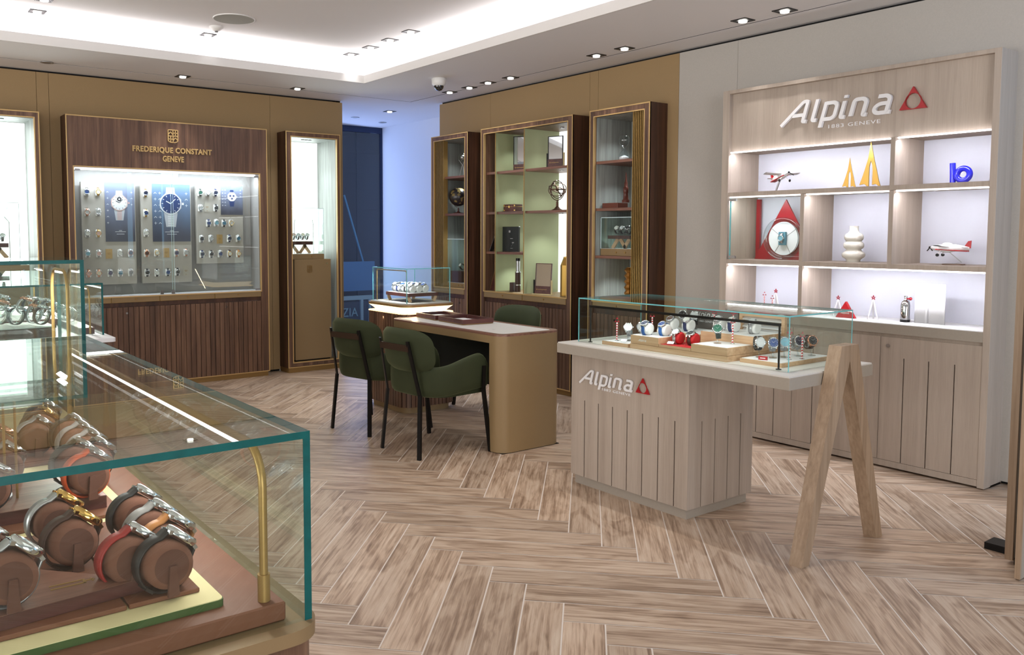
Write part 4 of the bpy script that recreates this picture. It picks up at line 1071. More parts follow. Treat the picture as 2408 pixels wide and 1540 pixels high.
for i, (x0, x1) in enumerate(zip(seams, seams[1:])):
    m = MB(); m.box(x0 + .0015, x1 - .0015, .05, .786, .165, .18)
    gs = [g for g in [x0 + (x1 - x0) * q / 4 for q in (1, 2, 3)]]
    xs = [x0 + .0015] + gs + [x1 - .0015]
    for j, (p, q) in enumerate(zip(xs, xs[1:])): m.box(p + (.003 if j else 0), q - (.003 if j < 3 else 0), .05, .668, .18, .196)
    m.box(x0 + .0015, x1 - .0015, .668, .786, .18, .196)
    m.mi = 1
    for g in gs: m.box(g - .003, g + .003, .05, .668, .1802, .181)
    d = m.build('door', [oak_grey, solid('groove_brown', (70, 52, 44), .8)], ac)
    if i: 
        m = MB(); m.M = Matrix.Translation((x0 + .045, .735, .196)); m.cyl(0, 0, 0, .005, .011, 16); m.build('lock', steel, d)
MB().box(a, b, .012, .048, .10, .196).build('plinth', oak_grey, ac)
MB().box(.0, AW, 0.0, .012, -.01, .12).build('toe_kick', black, ac)
LEDS = [(a, v1 - .013, 1.955), (v1 + .013, b, 1.955), (a, v2 - .013, 1.648), (v2 + .013, v1 - .013, 1.648), (v1 + .013, b, 1.648), (a, v2 - .013, 1.187), (v2 + .013, b, 1.187)]
for x0, x1, z in LEDS:
    MB().box(x0 + .01, x1 - .01, z - .008, z, .175, .192).build('led_strip', leds, ac)
    M = mRight(AY)
    strip_light('shelf_led', M @ Vector((x0 + .01, z - .012, .17)), M @ Vector((x1 - .01, z - .012, .17)), .015, 3.8 * (x1 - x0), (.4, 0, -1), (.93, .93, 1.0))

# letters of the oak brand sign
def stroke(m, pts, w, z0, z1):
    """constant-width mitred ribbon through pts"""
    pts = [Vector(p) for p in pts]; L = []; R = []
    for i, p in enumerate(pts):
        d0 = (p - pts[i - 1]).normalized() if i else None; d1 = (pts[i + 1] - p).normalized() if i < len(pts) - 1 else None
        if d0 is None: d0 = d1
        if d1 is None: d1 = d0
        n = Vector((-d0.y - d1.y, d0.x + d1.x)).normalized(); k = w / 2 / max(.5, n.dot(Vector((-d1.y, d1.x))))
        L.append(p + n * k); R.append(p - n * k)
    for i in range(len(pts) - 1):
        q = [R[i], R[i + 1], L[i + 1], L[i]]
        m.add([(v.x, v.y, z) for z in (z0, z1) for v in q], [(3, 2, 1, 0), (4, 5, 6, 7), (0, 1, 5, 4), (2, 3, 7, 6), (1, 2, 6, 5), (3, 0, 4, 7)])
def rnd(pts, r=.18, n=4):
    """round the inner corners of a polyline"""
    out = [Vector(pts[0])]
    for a, b, c in zip(pts, pts[1:], pts[2:]):
        a, b, c = Vector(a), Vector(b), Vector(c); u = (a - b); v = (c - b); k = min(r, u.length / 2.01, v.length / 2.01); u.normalize(); v.normalize()
        p, q = b + u * k, b + v * k
        for i in range(n + 1): t = i / n; out.append(p * (1 - t) ** 2 + b * 2 * t * (1 - t) + q * t * t)
    out.append(Vector(pts[-1])); return out
def brand_word(m, w, z0, z1, shear=.28):
    """the word with its six letters, total width w, baseline y = 0; returns x-height"""
    glyphs = [(0, [[(-.42, -.16), (.62, 1.30), (.86, 1.30), (.86, .0), (1.06, .0)], [(.14, .44), (.86, .44)]]),
              (1.32, [[(0, 1.34), (0, 0), (.24, 0)]]),
              (1.84, [[(0, -.5), (0, 1.1)], [(0, 1.0), (.5, 1.0), (.66, .84), (.66, .16), (.5, 0), (0, 0)]]),
              (2.80, [[(0, 1.0), (0, 0), (.22, 0)], [(0, 1.18), (0, 1.36)]]),
              (3.30, [[(0, 0), (0, 1.0), (.5, 1.0), (.66, .84), (.66, 0), (.84, 0)]]),
              (4.42, [[(.04, 1.0), (.5, 1.0), (.66, .84), (.66, 0), (.86, 0)], [(.66, .55), (.2, .55), (.0, .38), (.0, .16), (.16, 0), (.66, 0)]])]
    ex = 1.32; total = (5.4 + .42) * ex; s = w / total; base = m.M.copy()
    sh = Matrix.Identity(4); sh[0][1] = shear
    m.M = base @ Matrix.Translation((.42 * ex * s - w / 2, 0, 0)) @ sh
    for gx, strokes in glyphs:
        for kk, st in enumerate(strokes):
            stroke(m, [((gx * 1.34 + p.x * 1.24) * s * .97, p.y * s) for p in rnd(st, .18)], .23 * s, z0, z1 - kk * min(.0006, (z1 - z0) * .2))
    m.M = base; return s
def triangle_logo(m, w, h, z0, z1):
    cx, cy, r = 0, h * .36, w * .29; n = 48; outer = []; P3 = [Vector((-w / 2, 0)), Vector((w / 2, 0)), Vector((0, h))]
    for i in range(n):
        a = 2 * PI * i / n - PI / 2; d = Vector((math.cos(a), math.sin(a))); best = 9
        for p, q in ((P3[0], P3[1]), (P3[1], P3[2]), (P3[2], P3[0])):
            e = q - p; den = d.x * e.y - d.y * e.x
            if abs(den) < 1e-9: continue
            o = p - Vector((cx, cy)); tt = (o.x * e.y - o.y * e.x) / den; ss = (o.x * d.y - o.y * d.x) / den
            if tt > 0 and -1e-6 <= ss <= 1 + 1e-6: best = min(best, tt)
        outer.append([cx + d.x * best, cy + d.y * best])
    for P in P3:
        k = min(range(n), key=lambda i: (outer[i][0] - P.x) ** 2 + (outer[i][1] - P.y) ** 2); outer[k] = [P.x, P.y]
    m.ring_prism(outer, [(cx + r * math.cos(2 * PI * i / n - PI / 2), cy + r * math.sin(2 * PI * i / n - PI / 2)) for i in range(n)], z0, z1)
def brand_sign(M, u0, u1, z, tri_u0, tri_u1, tri_h, sub_w, sub_c, sub_z, depth, label, wp):
    t = thing('brand_sign', label, 'sign', M)
    m = MB(); m.M = Matrix.Translation(((u0 + u1) / 2, z, wp)); brand_word(m, u1 - u0, .004, .004 + depth); m.build('word', white_lacquer, t, fix=False)
    m = MB(); m.M = Matrix.Translation(((tri_u0 + tri_u1) / 2, z, wp)); triangle_logo(m, tri_u1 - tri_u0, tri_h, .004, .004 + depth); m.build('triangle', red, t)
    v, f = text_mesh('1883 GENEVE', sub_w, sub_w * .068, .003, space=1.15); m = MB(); m.M = Matrix.Translation((sub_c, sub_z, wp)); m.add(v, f); m.build('small_lettering', white_lacquer, t, fix=False)
    return t
brand_sign(mRight(AY), U(3.245), U(2.505), 2.108, U(2.484), U(2.333), .128, .325, U(2.765), 2.051, .02, 'white raised brand lettering with red triangle on the pale oak header', .166)

# shelf objects of the pale cabinet
def aeroplane(M, label):
    t = thing('model_aeroplane', label, 'model aeroplane', M)     # local: nose +X, up Z
    m = MB(); L = .21
    sec = [(-.105, .004, .010), (-.08, .009, .014), (-.03, .015, .021), (.0, .018, .024), (.03, .018, .024), (.065, .016, .018), (.09, .012, .013), (.102, .004, .004)]
    m.grid([[(x, a * math.cos(q), b * math.sin(q) + (.006 if x < 0 else 0)) for q in [2 * PI * i / 14 for i in range(14)]] for x, a, b in sec], close_u=True)
    m.build('fuselage', white_lacquer, t)
    m = MB(); m.box(-.10, .07, -.0185, .0185, -.012, -.006, .002); m.build('stripe', red, t)
    MB().grid([[(x + .0, y, .008 + abs(y) * .06 + z) for x, z in ((.050, 0), (.035, .004), (.01, .004), (-.005, 0), (.01, -.002), (.035, -.002))] for y in (-.12, -.06, 0, .06, .12)], close_u=True).build('wing', white_lacquer, t)
    MB().grid([[(x - .095, y, .012 + z) for x, z in ((.02, 0), (.01, .002), (-.005, 0), (.01, -.001))] for y in (-.04, 0, .04)], close_u=True).build('tailplane', white_lacquer, t)
    m = MB(); m.M = Matrix.Rotation(PI / 2, 4, 'X'); m.prism([(-.112, .008), (-.075, .012), (-.095, .048), (-.112, .052)], -.002, .002); m.build('fin', red, t)
    m = MB(); m.ball((.012, 0, .022), .02, 14, (1.5, .6, .6)); m.build('canopy', white_plastic, t)
    pr = MB(); pr.cyl(0, 0, 0, .0, .001, 6)
    pr = MB(); pr.ball((.106, 0, 0), .007, 10)
    for q in (0, 2.094, 4.189): pr.bar((.105, 0, 0), (.105, .04 * math.sin(q), .04 * math.cos(q)), .007, .0015)
    pr.build('propeller', black, t)
    for s in (-1, 1):
        m = MB(); m.bar((.04, s * .012, -.012), (.045, s * .035, -.035), .006, .003); m.build('gear_strut', white_lacquer, t)
        m = MB(); m.M = Matrix.Translation((.047, s * .037, -.04)) @ Matrix.Rotation(PI / 2, 4, 'X'); m.cyl(0, 0, -.003, .003, .009, 14); m.build('wheel', black, t)
    return t
Pm = T(5.15, 3.335, 1.785, math.radians(-100)) @ Matrix.Rotation(-.18, 4, 'Y')
aeroplane(T(5.14, 3.335, 1.778, math.radians(243)) @ Matrix.Rotation(-.22, 4, 'Y'), 'white and red model aeroplane nose up on the top left shelf')
def plane_stand(label, base, top, knee, w):
    t = thing('model_stand', label, 'stand', T(*base))
    m = MB(); m.prism(rrect(-.035, .035, -.055, .055, .02), 0, .006); m.build('base', solid('walnut_base', (120, 96, 80), .4), t)
    b = Vector(base); pts = [Vector((0, .0, .005))] + ([Vector(knee) - b] if knee else []) + [Vector(top) - b]
    MB().tube([(0, -.03, .005)] * 0 + pts, w, 8).build('arm', silver_dull, t)
plane_stand('slanted steel stand under the nose-up model aeroplane', (5.14, 3.365, 1.6788), (5.14, 3.335, 1.762), None, .006)
aeroplane(T(5.15, 2.25, 1.310, math.radians(92)) @ Matrix.Rotation(-.05, 4, 'Y'), 'white and red model aeroplane flying level on the right middle shelf')
plane_stand('bent wire stand under the level model aeroplane', (5.15, 2.225, 1.2168), (5.15, 2.255, 1.294), (5.15, 2.182, 1.232), .0022)

def sail(M, s, label):
    t = thing('sail_sculpture', label, 'sculpture', M)      # local X width, Y thickness, Z up
    out_o = [(-.056, .014), (-.050, .03), (-.028, .10), (-.010, .17), (-.002, .23), (.0, .268), (.006, .232), (.016, .17), (.034, .10), (.050, .03), (.054, .012)]
    def blade(poly, n): 
        m = MB(); m.M = Matrix.Rotation(PI / 2, 4, 'X') @ Matrix.Scale(s, 4); m.prism(poly, -.008, .008); return m.build(n, gold_statue, t)
    leftb = [(-.056, .016), (-.03, .022), (-.012, .006), (-.006, .006), (-.006, .12), (.002, .155), (.004, .19), (.006, .232), (.0, .268), (-.004, .232), (-.012, .17), (-.030, .10), (-.046, .045)]
    rightb = [(.012, .016), (.030, .020), (.048, .006), (.056, .006), (.046, .04), (.034, .10), (.020, .16), (.006, .232), (.004, .19), (.002, .155), (.010, .13), (.013, .10)]
    blade(leftb, 'blade'); blade(rightb, 'blade')
    m = MB(); m.box(-.055 * s, .055 * s, -.014 * s, .014 * s, 0, .0068 * s, .001); m.build('base', gold_statue, t)
SR = -PI / 2
sail(T(5.15, 2.858, 1.6788, SR + .35), .72, 'smaller gold twin-sail sculpture on the top shelf')
sail(T(5.15, 2.725, 1.6788, SR + .3), 1.06, 'taller gold twin-sail sculpture on the top shelf')
t = thing('coil_sculpture', 'glossy cobalt blue coiled sculpture shaped like a b', 'sculpture', T(5.15, 2.21, 1.6788, SR))
m = MB(); ring = []
for i in range(33): a = PI - 2 * PI * i / 32; ring.append((.018 + .034 * math.cos(a), .004 * math.sin(a * .5), .051 + .034 * math.sin(a)))
m.tube(ring, .0165, 14); m.build('coil', blue_gloss, t)
m = MB(); m.tube([(-.036, 0, .0), (-.037, 0, .05), (-.040, 0, .118)], .0155, 14); m.build('stem', blue_gloss, t)
t = thing('ribbed_vase', 'ivory vase of three stacked swelling rings on the middle shelf', 'vase', T(5.15, 2.816, 1.2168))
pr = [(.040, 0), (.040, .008)]
for zc, r in ((.045, .068), (.105, .060), (.155, .056)):
    pr += [(.042, zc - .030 if zc < .06 else zc - .024)] + [(.040 + (r - .040) * math.cos(q), zc + .024 * math.sin(q)) for q in [math.radians(d) for d in (-70, -40, -15, 15, 40, 70)]]
pr += [(.036, .182), (.026, .196), (.026, .222), (.028, .226), (.022, .226), (.021, .20)]
MB().lathe(pr, 36).build('body', ceramic, t)
# red triangle with round acrylic clock face behind a glass pane
t = thing('triangle_display', 'large red triangle holding a clear round disc with a watch', 'display', T(5.22, 3.335, 1.2168, SR))
m = MB(); m.M = Matrix.Rotation(PI / 2, 4, 'X'); m.prism([(-.235, 0), (.235, 0), (0, .41)], -.006, .006); m.build('triangle', red_dark, t)
m = MB(); m.M = Matrix.Translation((.0, -.02, .145)) @ Matrix.Rotation(PI / 2, 4, 'X'); m.lathe([(.0001, .003), (.114, .003), (.114, .0), (.0001, .0)], 48, cap=False, smooth=False); m.build('dial_disc', white_lacquer, t)
m = MB(); m.M = Matrix.Translation((.0, -.03, .145)) @ Matrix.Rotation(PI / 2, 4, 'X'); m.lathe([(.117, 0), (.145, 0), (.145, .012), (.117, .012), (.117, 0)], 48, cap=False); m.build('acrylic_ring', acrylic, t)
m = MB(); m.M = Matrix.Translation((.0, -.0245, .145)) @ Matrix.Rotation(PI / 2, 4, 'X')
for q in (0.6, 2.5, 4.1, 5.2): m.bar((.03 * math.cos(q), .03 * math.sin(q), 0), (.12 * math.cos(q), .12 * math.sin(q), 0), .003, .001)
m.build('hand_line', silver_dull, t)
m = MB(); m.box(-.026, .026, -.045, -.0245, .10, .190, .002); m.build('watch_niche', solid('niche_blue', (86, 140, 160), .4), t)
put_watch(W_FLAT, frame((5.22 - .052, 3.335, 1.2168 + .147), (0, -1, 0), (-1, 0, 0)), 'steel watch in the centre of the red triangle display', 'watches in the pale cabinet', steel, 'ice', silver_dull)
t = thing('red_bar', 'narrow red upright board behind glass at the left of the triangle', 'panel', T(5.30, 3.60, 1.2168)); MB().box(-.01, .01, -.014, .014, 0, .42).build('board', red_dark, t)
t = thing('niche_glass_door', 'clear hinged glass door closing the niche of the red triangle', 'glass door', T(4.992, 3.62, 1.2168))
MB().box(0, .006, -.53, 0, .003, .426).build('pane', glass, t); MB().box(-.001, .007, -.006, .0, .003, .426).build('pane_edge', glass_edge_pale, t)
for z in (.008, .402): MB().box(-.004, .010, -.05, .004, z, z + .018).build('hinge', silver_dull, t)
# decorations on the counter
ZC = .8668
def paper_tree(x, y, h, label):
    t = thing('tripod_tree', label, 'decoration', T(x, y, ZC, .4)); m = MB()
    for k in range(3): a = 2 * PI * k / 3; m.bar((.032 * math.cos(a), .032 * math.sin(a), 0), (.002 * math.cos(a), .002 * math.sin(a), h), .009, .004, up=(math.cos(a), math.sin(a), 0.1))
    m.build('legs', white_lacquer, t)
    star = [((.016 if i % 2 == 0 else .0065) * math.cos(PI / 2 + i * PI / 5), (.016 if i % 2 == 0 else .0065) * math.sin(PI / 2 + i * PI / 5)) for i in range(10)]
    inn = [(a * .45, b * .45) for a, b in star]
    m = MB(); m.M = T(0, 0, h + .015, -PI / 2 - .4) @ Matrix.Rotation(PI / 2, 4, 'X'); m.ring_prism(star, inn, -.003, .003); m.build('star', red_dark, t)
paper_tree(5.20, 2.935, .100, 'white tripod tree with red star, half behind the red triangle stand')
paper_tree(5.15, 2.680, .118, 'white tripod tree with red star standing alone on the white counter')
paper_tree(5.15, 3.352, .122, 'white tripod tree with red star, furthest left behind the glass table')
def candy(x, y, z, h, label, g='striped candy sticks'):
    t = thing('candy_stick', label, 'decoration', T(x, y, z), g)
    cm = MATS.get('candy_stripe')
    if not cm:
        cm, nt, b = nodes('candy_stripe'); ge = nt.nodes.new('ShaderNodeNewGeometry'); wv = nt.nodes.new('ShaderNodeTexWave'); wv.wave_type = 'BANDS'; wv.bands_direction = 'DIAGONAL'; wv.inputs['Scale'].default_value = 48
        c = nt.nodes.new('ShaderNodeValToRGB'); c.color_ramp.interpolation = 'CONSTANT'; c.color_ramp.elements[0].color = (*lin((238, 236, 236)), 1); c.color_ramp.elements[1].position = .5; c.color_ramp.elements[1].color = (*lin((196, 24, 40)), 1)
        nt.links.new(ge.outputs['Position'], wv.inputs['Vector']); nt.links.new(wv.outputs['Fac'], c.inputs[0]); nt.links.new(c.outputs[0], b.inputs['Base Color'])
    MB().cyl(0, 0, .001, h - .006, .0038, 12).build('stick', cm, t); MB().cyl(0, 0, 0, .002, .012, 16).build('foot', acrylic, t)
    m = MB(); m.M = T(0, 0, h - .004, -.85) @ Matrix.Rotation(PI / 2, 4, 'X'); triangle_logo(m, .026, .026, -.002, .002); m.build('triangle_top', red_dark, t)
candy(5.13, 3.426, ZC, .108, 'striped stick with triangle on the counter, far left shelf bay')
candy(5.10, 3.345, ZC, .090, 'striped stick with triangle in front of the far left tripod tree')
t = thing('triangle_block', 'solid red triangular block with white brand word on the white counter', 'sign', T(5.10, 2.825, ZC, SR))
m = MB(); m.M = Matrix.Rotation(PI / 2, 4, 'X'); m.prism([(-.062, 0), (.062, 0), (0, .102)], -.012, .012); m.build('block', red, t)
m = MB(); m.M = Matrix.Translation((0, -.0125, .026)) @ Matrix.Rotation(PI / 2, 4, 'X'); brand_word(m, .058, 0, .001); m.build('word', white_lacquer, t)
t = thing('diving_bottle', 'small chrome diving bottle with red valve on the white counter', 'ornament', T(5.15, 2.485, ZC))
MB().cyl(0, 0, 0, .014, .027, 24).build('foot', black, t)
MB().lathe([(.025, .014), (.0255, .02), (.0255, .105), (.021, .12), (.010, .130), (.007, .134), (.007, .150)], 28).build('bottle', chrome, t)
m = MB(); m.tube([(0, 0, .138), (0, -.02, .140)], .005, 8); m.ball((0, -.028, .140), .010, 12); m.build('valve', red_dark, t)
m = MB(); m.cyl(0, 0, .148, .156, .009, 12); m.build('cap', steel, t)
t = thing('paper_screen', 'tall folded white paper screen on the white counter', 'screen', T(5.15, 2.345, ZC, SR))
rows = []
for z in (0, .235):
    rows.append([(-.085 + .17 * i / 24, .003 * math.sin(i * .4) + (.010 if i in (10, 11) else 0), z) for i in range(25)])
m = MB(); m.grid(rows); o = m.build('sheet', paper, t); md = o.modifiers.new('thick', 'SOLIDIFY'); md.thickness = .003

# ============================================================ DESK, CHAIRS, LIT PEDESTAL
dk = thing('consultation_desk', 'bronze desk with rounded corners and white marble top, chairs on both sides', 'desk', T(3.305, 4.055, 0))
DW, DL, DH = .525, 1.325, .76
def flat_ring(m, o, i, z0, z1): m.ring_prism(o, i, z0, z1)
m = MB(); o = rrect(0, DW, 0, DL, .085, 8); m.prism(o, .70, DH - .012, smooth=True); m.build('apron', gold_panel, dk)
m = MB(); m.ring_prism(rrect(0, DW, 0, DL, .085, 8), rrect(.045, DW - .045, .045, DL - .045, .05, 8), DH - .012, DH); m.build('top_rim', walnut_y, dk)
MB().prism(rrect(.045, DW - .045, .045, DL - .045, .05, 8), DH - .012, DH - .001).build('marble_inlay', marble_top, dk)
def curved_end(y0, y1, r4):
    return MB().prism(rrect(0, DW, y0, y1, r4, 8), .004, .70, smooth=True)
curved_end(0, .12, (.085, .085, .004, .004)).build('end_panel', gold_panel, dk)
MB().box(DW / 2 - .01, DW / 2 + .01, .12, DL - .03, .36, .70).build('modesty_panel', solid('dark_green_panel', (16, 22, 16), .7), dk)
MB().box(.02, DW - .02, .005, .1, 0, .004).build('foot', black, dk)

def tray(M, w, l, label, rz):
    t = thing('jewellery_tray', label, 'tray', M @ Matrix.Rotation(rz, 4, 'Z'), 'mahogany trays on the desk')
    m = MB(); e = .035; h = .030
    m.ring_prism(rrect(-w / 2, w / 2, -l / 2, l / 2, .004, 1), rrect(-w / 2 + .014, w / 2 - .014, -l / 2 + .014, l / 2 - .014, .003, 1), .006, .006 + h); m.build('rim', mahogany, t)
    MB().box(-w / 2 + .013, w / 2 - .013, -l / 2 + .013, l / 2 - .013, .006, .014).build('bottom', mahogany, t)
    MB().box(-w / 2 + .06, w / 2 - .07, -l / 2 + .05, l / 2 - .05, .0141, .017).build('pad', cushion_white, t)
    m = MB(); m.box(-w / 2 + .004, w / 2 - .004, -l / 2 + .004, l / 2 - .004, .0, .006); m.build('brass_foot', brass_dull, t)
tray(T(3.60, 4.82, .7605), .26, .34, 'nearer mahogany tray with a white pad on the marble desk', -.08)
tray(T(3.625, 5.17, .7605), .26, .30, 'further mahogany tray with a white pad on the marble desk', -.10)

def chair_proto():
    """barrel armchair, seat faces +Y, origin on the floor under the middle"""
    t = thing('armchair', 'x', 'armchair')
    # shell: path of the outer wall in plan
    P = []
    hw, yb, yf, r = .285, -.235, .255, .19
    for i in range(9): P.append((-hw + .012 * (1 - i / 8), yf - (yf - (yb + r)) * i / 8))
    for i in range(1, 9): a = PI + PI / 2 * i / 8; P.append((-hw + r + r * math.cos(a), yb + r + r * math.sin(a)))
    P += [(-hw + r + (2 * (hw - r)) * i / 5, yb) for i in range(1, 5)]
    left = P[:]; P = left + [(-x, y) for x, y in left[:17][::-1]]
    n = len(P); rows = []
    for i, (x, y) in enumerate(P):
        x0, y0 = P[max(i - 1, 0)]; x1, y1 = P[min(i + 1, n - 1)]
        d = Vector((x1 - x0, y1 - y0)).normalized(); nx, ny = -d.y, d.x      # inward normal
        f = (y - yb) / (yf - yb); sfr = max(0, min(1, f))
        top = .565 + .075 * math.sin(min(1, sfr * 1.02) * PI * .5) ** 2
        if sfr > .82: top -= ((sfr - .82) / .18) ** 2.2 * .10
        bot = .375 + .035 * sfr
        th = .055; rr = .022
        if i in (0, n - 1): th_in, sh = .035, .010
        else: th_in, sh = th, 0
        q = [(sh, bot + rr), (sh, top - rr), (sh + rr * .35, top - rr * .35), (sh + rr, top), (th_in - rr, top), (th_in - rr * .35, top - rr * .35), (th_in, top - rr), (th_in, bot + rr), (th_in - rr, bot), (sh + rr, bot)]
        rows.append([(x + nx * a, y + ny * a, z) for a, z in q])
    m = MB(); m.grid(rows, close_u=True); k = len(rows[0]); m.f.append(list(range(k))[::-1]); m.m.append(0); m.sm.append(True)
    m.f.append([(n - 1) * k + j for j in range(k)]); m.m.append(0); m.sm.append(True)
    o = m.build('shell', velvet, t); s = o.modifiers.new('sub', 'SUBSURF'); s.levels = 1; s.render_levels = 1
    m = MB(); m.prism([(p[0] * .84, -.19 + (p[1] + .235) * .90) for p in P], .372, .455, smooth=True); m.build('seat', velvet, t)
    m = MB(); rows = []
    # backrest pad: curved slab
    nu, nv = 22, 12
    def pad(u, v, side):
        # u,v in -1..1, superellipse mapped
        W_, H_ = .252, .138
        x = u * W_; z = .668 + v * H_
        edge = (abs(u) ** 3.6 + abs(v) ** 3.6) ** (1 / 3.6)
        th = .040 * max(0.0, 1 - edge ** 4) ** .5
        curve = .075 * (abs(u) ** 2.2)
        yc = -.245 + curve - (z - .54) * .16
        return (x, yc + side * th, z)
    def squircle(u, v):
        k = max(abs(u), abs(v))
        if k < 1e-6: return 0, 0
        s = k / ((abs(u) ** 3.6 + abs(v) ** 3.6) ** (1 / 3.6)); return u * s, v * s
    for side in (-1, 1):
        g = [[pad(*squircle(-1 + 2 * i / nu, -1 + 2 * j / nv), side) for i in range(nu + 1)] for j in range(nv + 1)]; m.grid(g)
    m.build('backrest', velvet, t)
    for s in (-1, 1):
        m = MB(); w = .024
        m.bar((s * .145, -.322, .735), (s * .172, -.245, .385), w, .010, up=(s * .3, -1, 0)); m.bar((s * .172, -.245, .395), (s * .198, -.272, .0), w, .018, up=(s * .3, -1, 0)); m.build('rear_leg', black, t)
        m = MB(); m.bar((s * .292, .180, .555), (s * .296, .170, .395), .010, w, up=(0, 1, 0)); m.bar((s * .296, .170, .405), (s * .318, .212, .0), .018, w, up=(0, 1, 0)); m.build('front_leg', black, t)
    m = MB(); m.bar((-.147, -.318, .690), (.147, -.318, .690), .040, .008, up=(0, 1, 0)); m.build('back_rail', solid('bronze_rail', (62, 46, 36), .4, .4), t)
    index_kids(t); return t
ch = chair_proto()
GC = 'green armchairs around the bronze desk'
ch.matrix_world = T(3.08, 4.47, 0, math.radians(-86)); ch['label'] = 'green velvet armchair nearest the camera, back turned, at the bronze desk'; ch['group'] = GC
clone(ch, T(3.10, 5.20, 0, math.radians(-78)), 'green velvet armchair further left, beside the tall niche and lit pedestal', GC)
clone(ch, T(4.235, 5.21, 0, math.radians(97)), 'green velvet armchair behind the desk, facing the room', GC)

# lit pedestal with the glass case
PX, PY, PW, PL = 3.44, 5.385, .50, .60
lp = thing('lit_pedestal', 'walnut slatted pedestal with a glowing band under its white top', 'pedestal', T(PX, PY, 0))
r = .09
MB().prism(rrect(.03, PW - .03, .03, PL - .03, r - .02, 6), 0, .05, smooth=True).build('plinth', gold_panel, lp)
MB().prism(rrect(.006, PW - .006, .006, PL - .006, r, 6), .05, .775, smooth=True).build('core', walnut_dark, lp)
m = MB(); outl = rrect(.003, PW - .003, .003, PL - .003, r, 6); per = []
for (x0, y0), (x1, y1) in zip(outl, outl[1:] + outl[:1]): per.append(((x0, y0), (x1, y1), math.dist((x0, y0), (x1, y1))))
tot = sum(p[2] for p in per); ns = round(tot / .036)
def at(s):
    s %= tot
    for a, b, l in per:
        if s <= l: q = s / l if l else 0; return Vector((a[0] + (b[0] - a[0]) * q, a[1] + (b[1] - a[1]) * q)), Vector((b[0] - a[0], b[1] - a[1])).normalized()
        s -= l
    return Vector(per[-1][1]), Vector((1, 0))
for i in range(ns):
    p, d = at(i * tot / ns); m.bar((p.x, p.y, .05), (p.x, p.y, .775), .029, .010, up=(-d.y, d.x, 0))
m.build('slats', walnut, lp)
m = MB()
def loft(o0, o1, z0, z1, m): m.grid([[(x, y, z0) for x, y in o0], [(x, y, z1) for x, y in o1]], close_u=True)
o_in = rrect(.045, PW - .045, .045, PL - .045, r - .03, 6); o_out = rrect(-.002, PW + .002, -.002, PL + .002, r, 6)
loft(o_in, o_in, .775, .790, m); loft(o_in, o_out, .790, .828, m); m.build('glow_band', led_glow, lp)
MB().prism(o_out, .773, .779, smooth=True).build('lower_rim', led_warm, lp)
MB().prism(o_out, .828, .845, smooth=True).build('top_rim', brass_dull, lp)
MB().prism(rrect(.012, PW - .012, .012, PL - .012, r - .01, 6), .845, .853, smooth=True).build('top', stone_grey, lp)
m = MB(); m.M = Matrix.Translation((-.006, .20, .40)) @ Matrix(((0, 0, -1, 0), (-1, 0, 0, 0), (0, 1, 0, 0), (0, 0, 0, 1))); emblem(m, .13, .18, 0, .006, .10); m.build('crest', walnut, lp)

def glass_case(name, label, x0, x1, y0, y1, z0, z1, g=.008, edge=glass_edge):
    t = thing(name, label, 'display case', T(x0, y0, z0)); w, d, h = x1 - x0, y1 - y0, z1 - z0
    for n, bx in (('front_pane', (g, w - g, 0, g, 0, h - g)), ('rear_pane', (g, w - g, d - g, d, 0, h - g)), ('side_pane', (0, g, 0, d, 0, h - g)), ('side_pane', (w - g, w, 0, d, 0, h - g)), ('top_pane', (0, w, 0, d, h - g, h))):
        MB().box(*bx).build(n, glass, t)
    e = .0006; m = MB()
    # visible cut edges: top rim all around and the front corners
    m.box(-e, w + e, -e, .0005, h - g, h + e * .5); m.box(-e, w + e, d - .0005, d + e, h - g, h); m.box(-e, .0005, 0, d, h - g, h); m.box(w - .0005, w + e, 0, d, h - g, h)
    for xx, xa in ((w - g, w + e), (-e, g)):
        m.box(xx, xa, -e, .0004, 0, h - g); m.box(xx, xa, d - .0004, d + e, 0, h - g)
    m.build('cut_edge', edge, t)
    return t
glass_case('glass_cover', 'clear glass cover on the lit pedestal over the tray of white-cushioned watches', 3.492, 3.905, 5.435, 5.945, .8535, 1.125, .006, glass_edge_pale)
m = MB(); m.tube([(3.515, 5.47, .854), (3.515, 5.47, 1.09), (3.515, 5.48, 1.105), (3.515, 5.90, 1.105), (3.515, 5.915, 1.09), (3.515, 5.915, .854)], .004, 8)
tag(m.build('brass_lamp_arch', brass), 'thin brass lamp arch inside the glass cover of the lit pedestal', 'lamp')
strip_light('pedestal_case_led', (3.52, 5.5, 1.098), (3.52, 5.88, 1.098), .01, 5, (.4, 0, -1), COOL)
area_light('pedestal_glow', (PX + PW / 2, PY - .03, .80), (0, -1, -.5), .4, .02, 1.2, (1, .8, .5)); area_light('pedestal_glow', (PX - .03, PY + PL / 2, .80), (-1, 0, -.5), .02, .4, 1.2, (1, .8, .5))
t = thing('display_tray', 'mahogany tray on angled brass feet under the glass cover of the pedestal', 'tray', T(3.70, 5.68, .8535))
MB().box(-.14, .14, -.17, .17, .045, .072, .001).build('rim', mahogany, t); MB().box(-.13, .13, -.16, .16, .072, .0735).build('lining', cushion_white, t)
for sx in (-1, 1):
    for sy in (-1, 1): MB().bar((sx * .11, sy * .15, 0), (sx * .13, sy * .15, .045), .025, .01, up=(0, 1, 0)).build('foot', oak_warm, t)
cu = MB(); cu.M = Matrix.Rotation(PI / 2, 4, 'Y'); rows = []
for x, s in ((-.024, .72), (-.021, .94), (-.016, 1), (.016, 1), (.021, .94), (.024, .72)):
    rows.append([(x, .0325 * s * math.cos(a), .0300 * s * math.sin(a)) for a in [2 * PI * i / 28 for i in range(28)]])
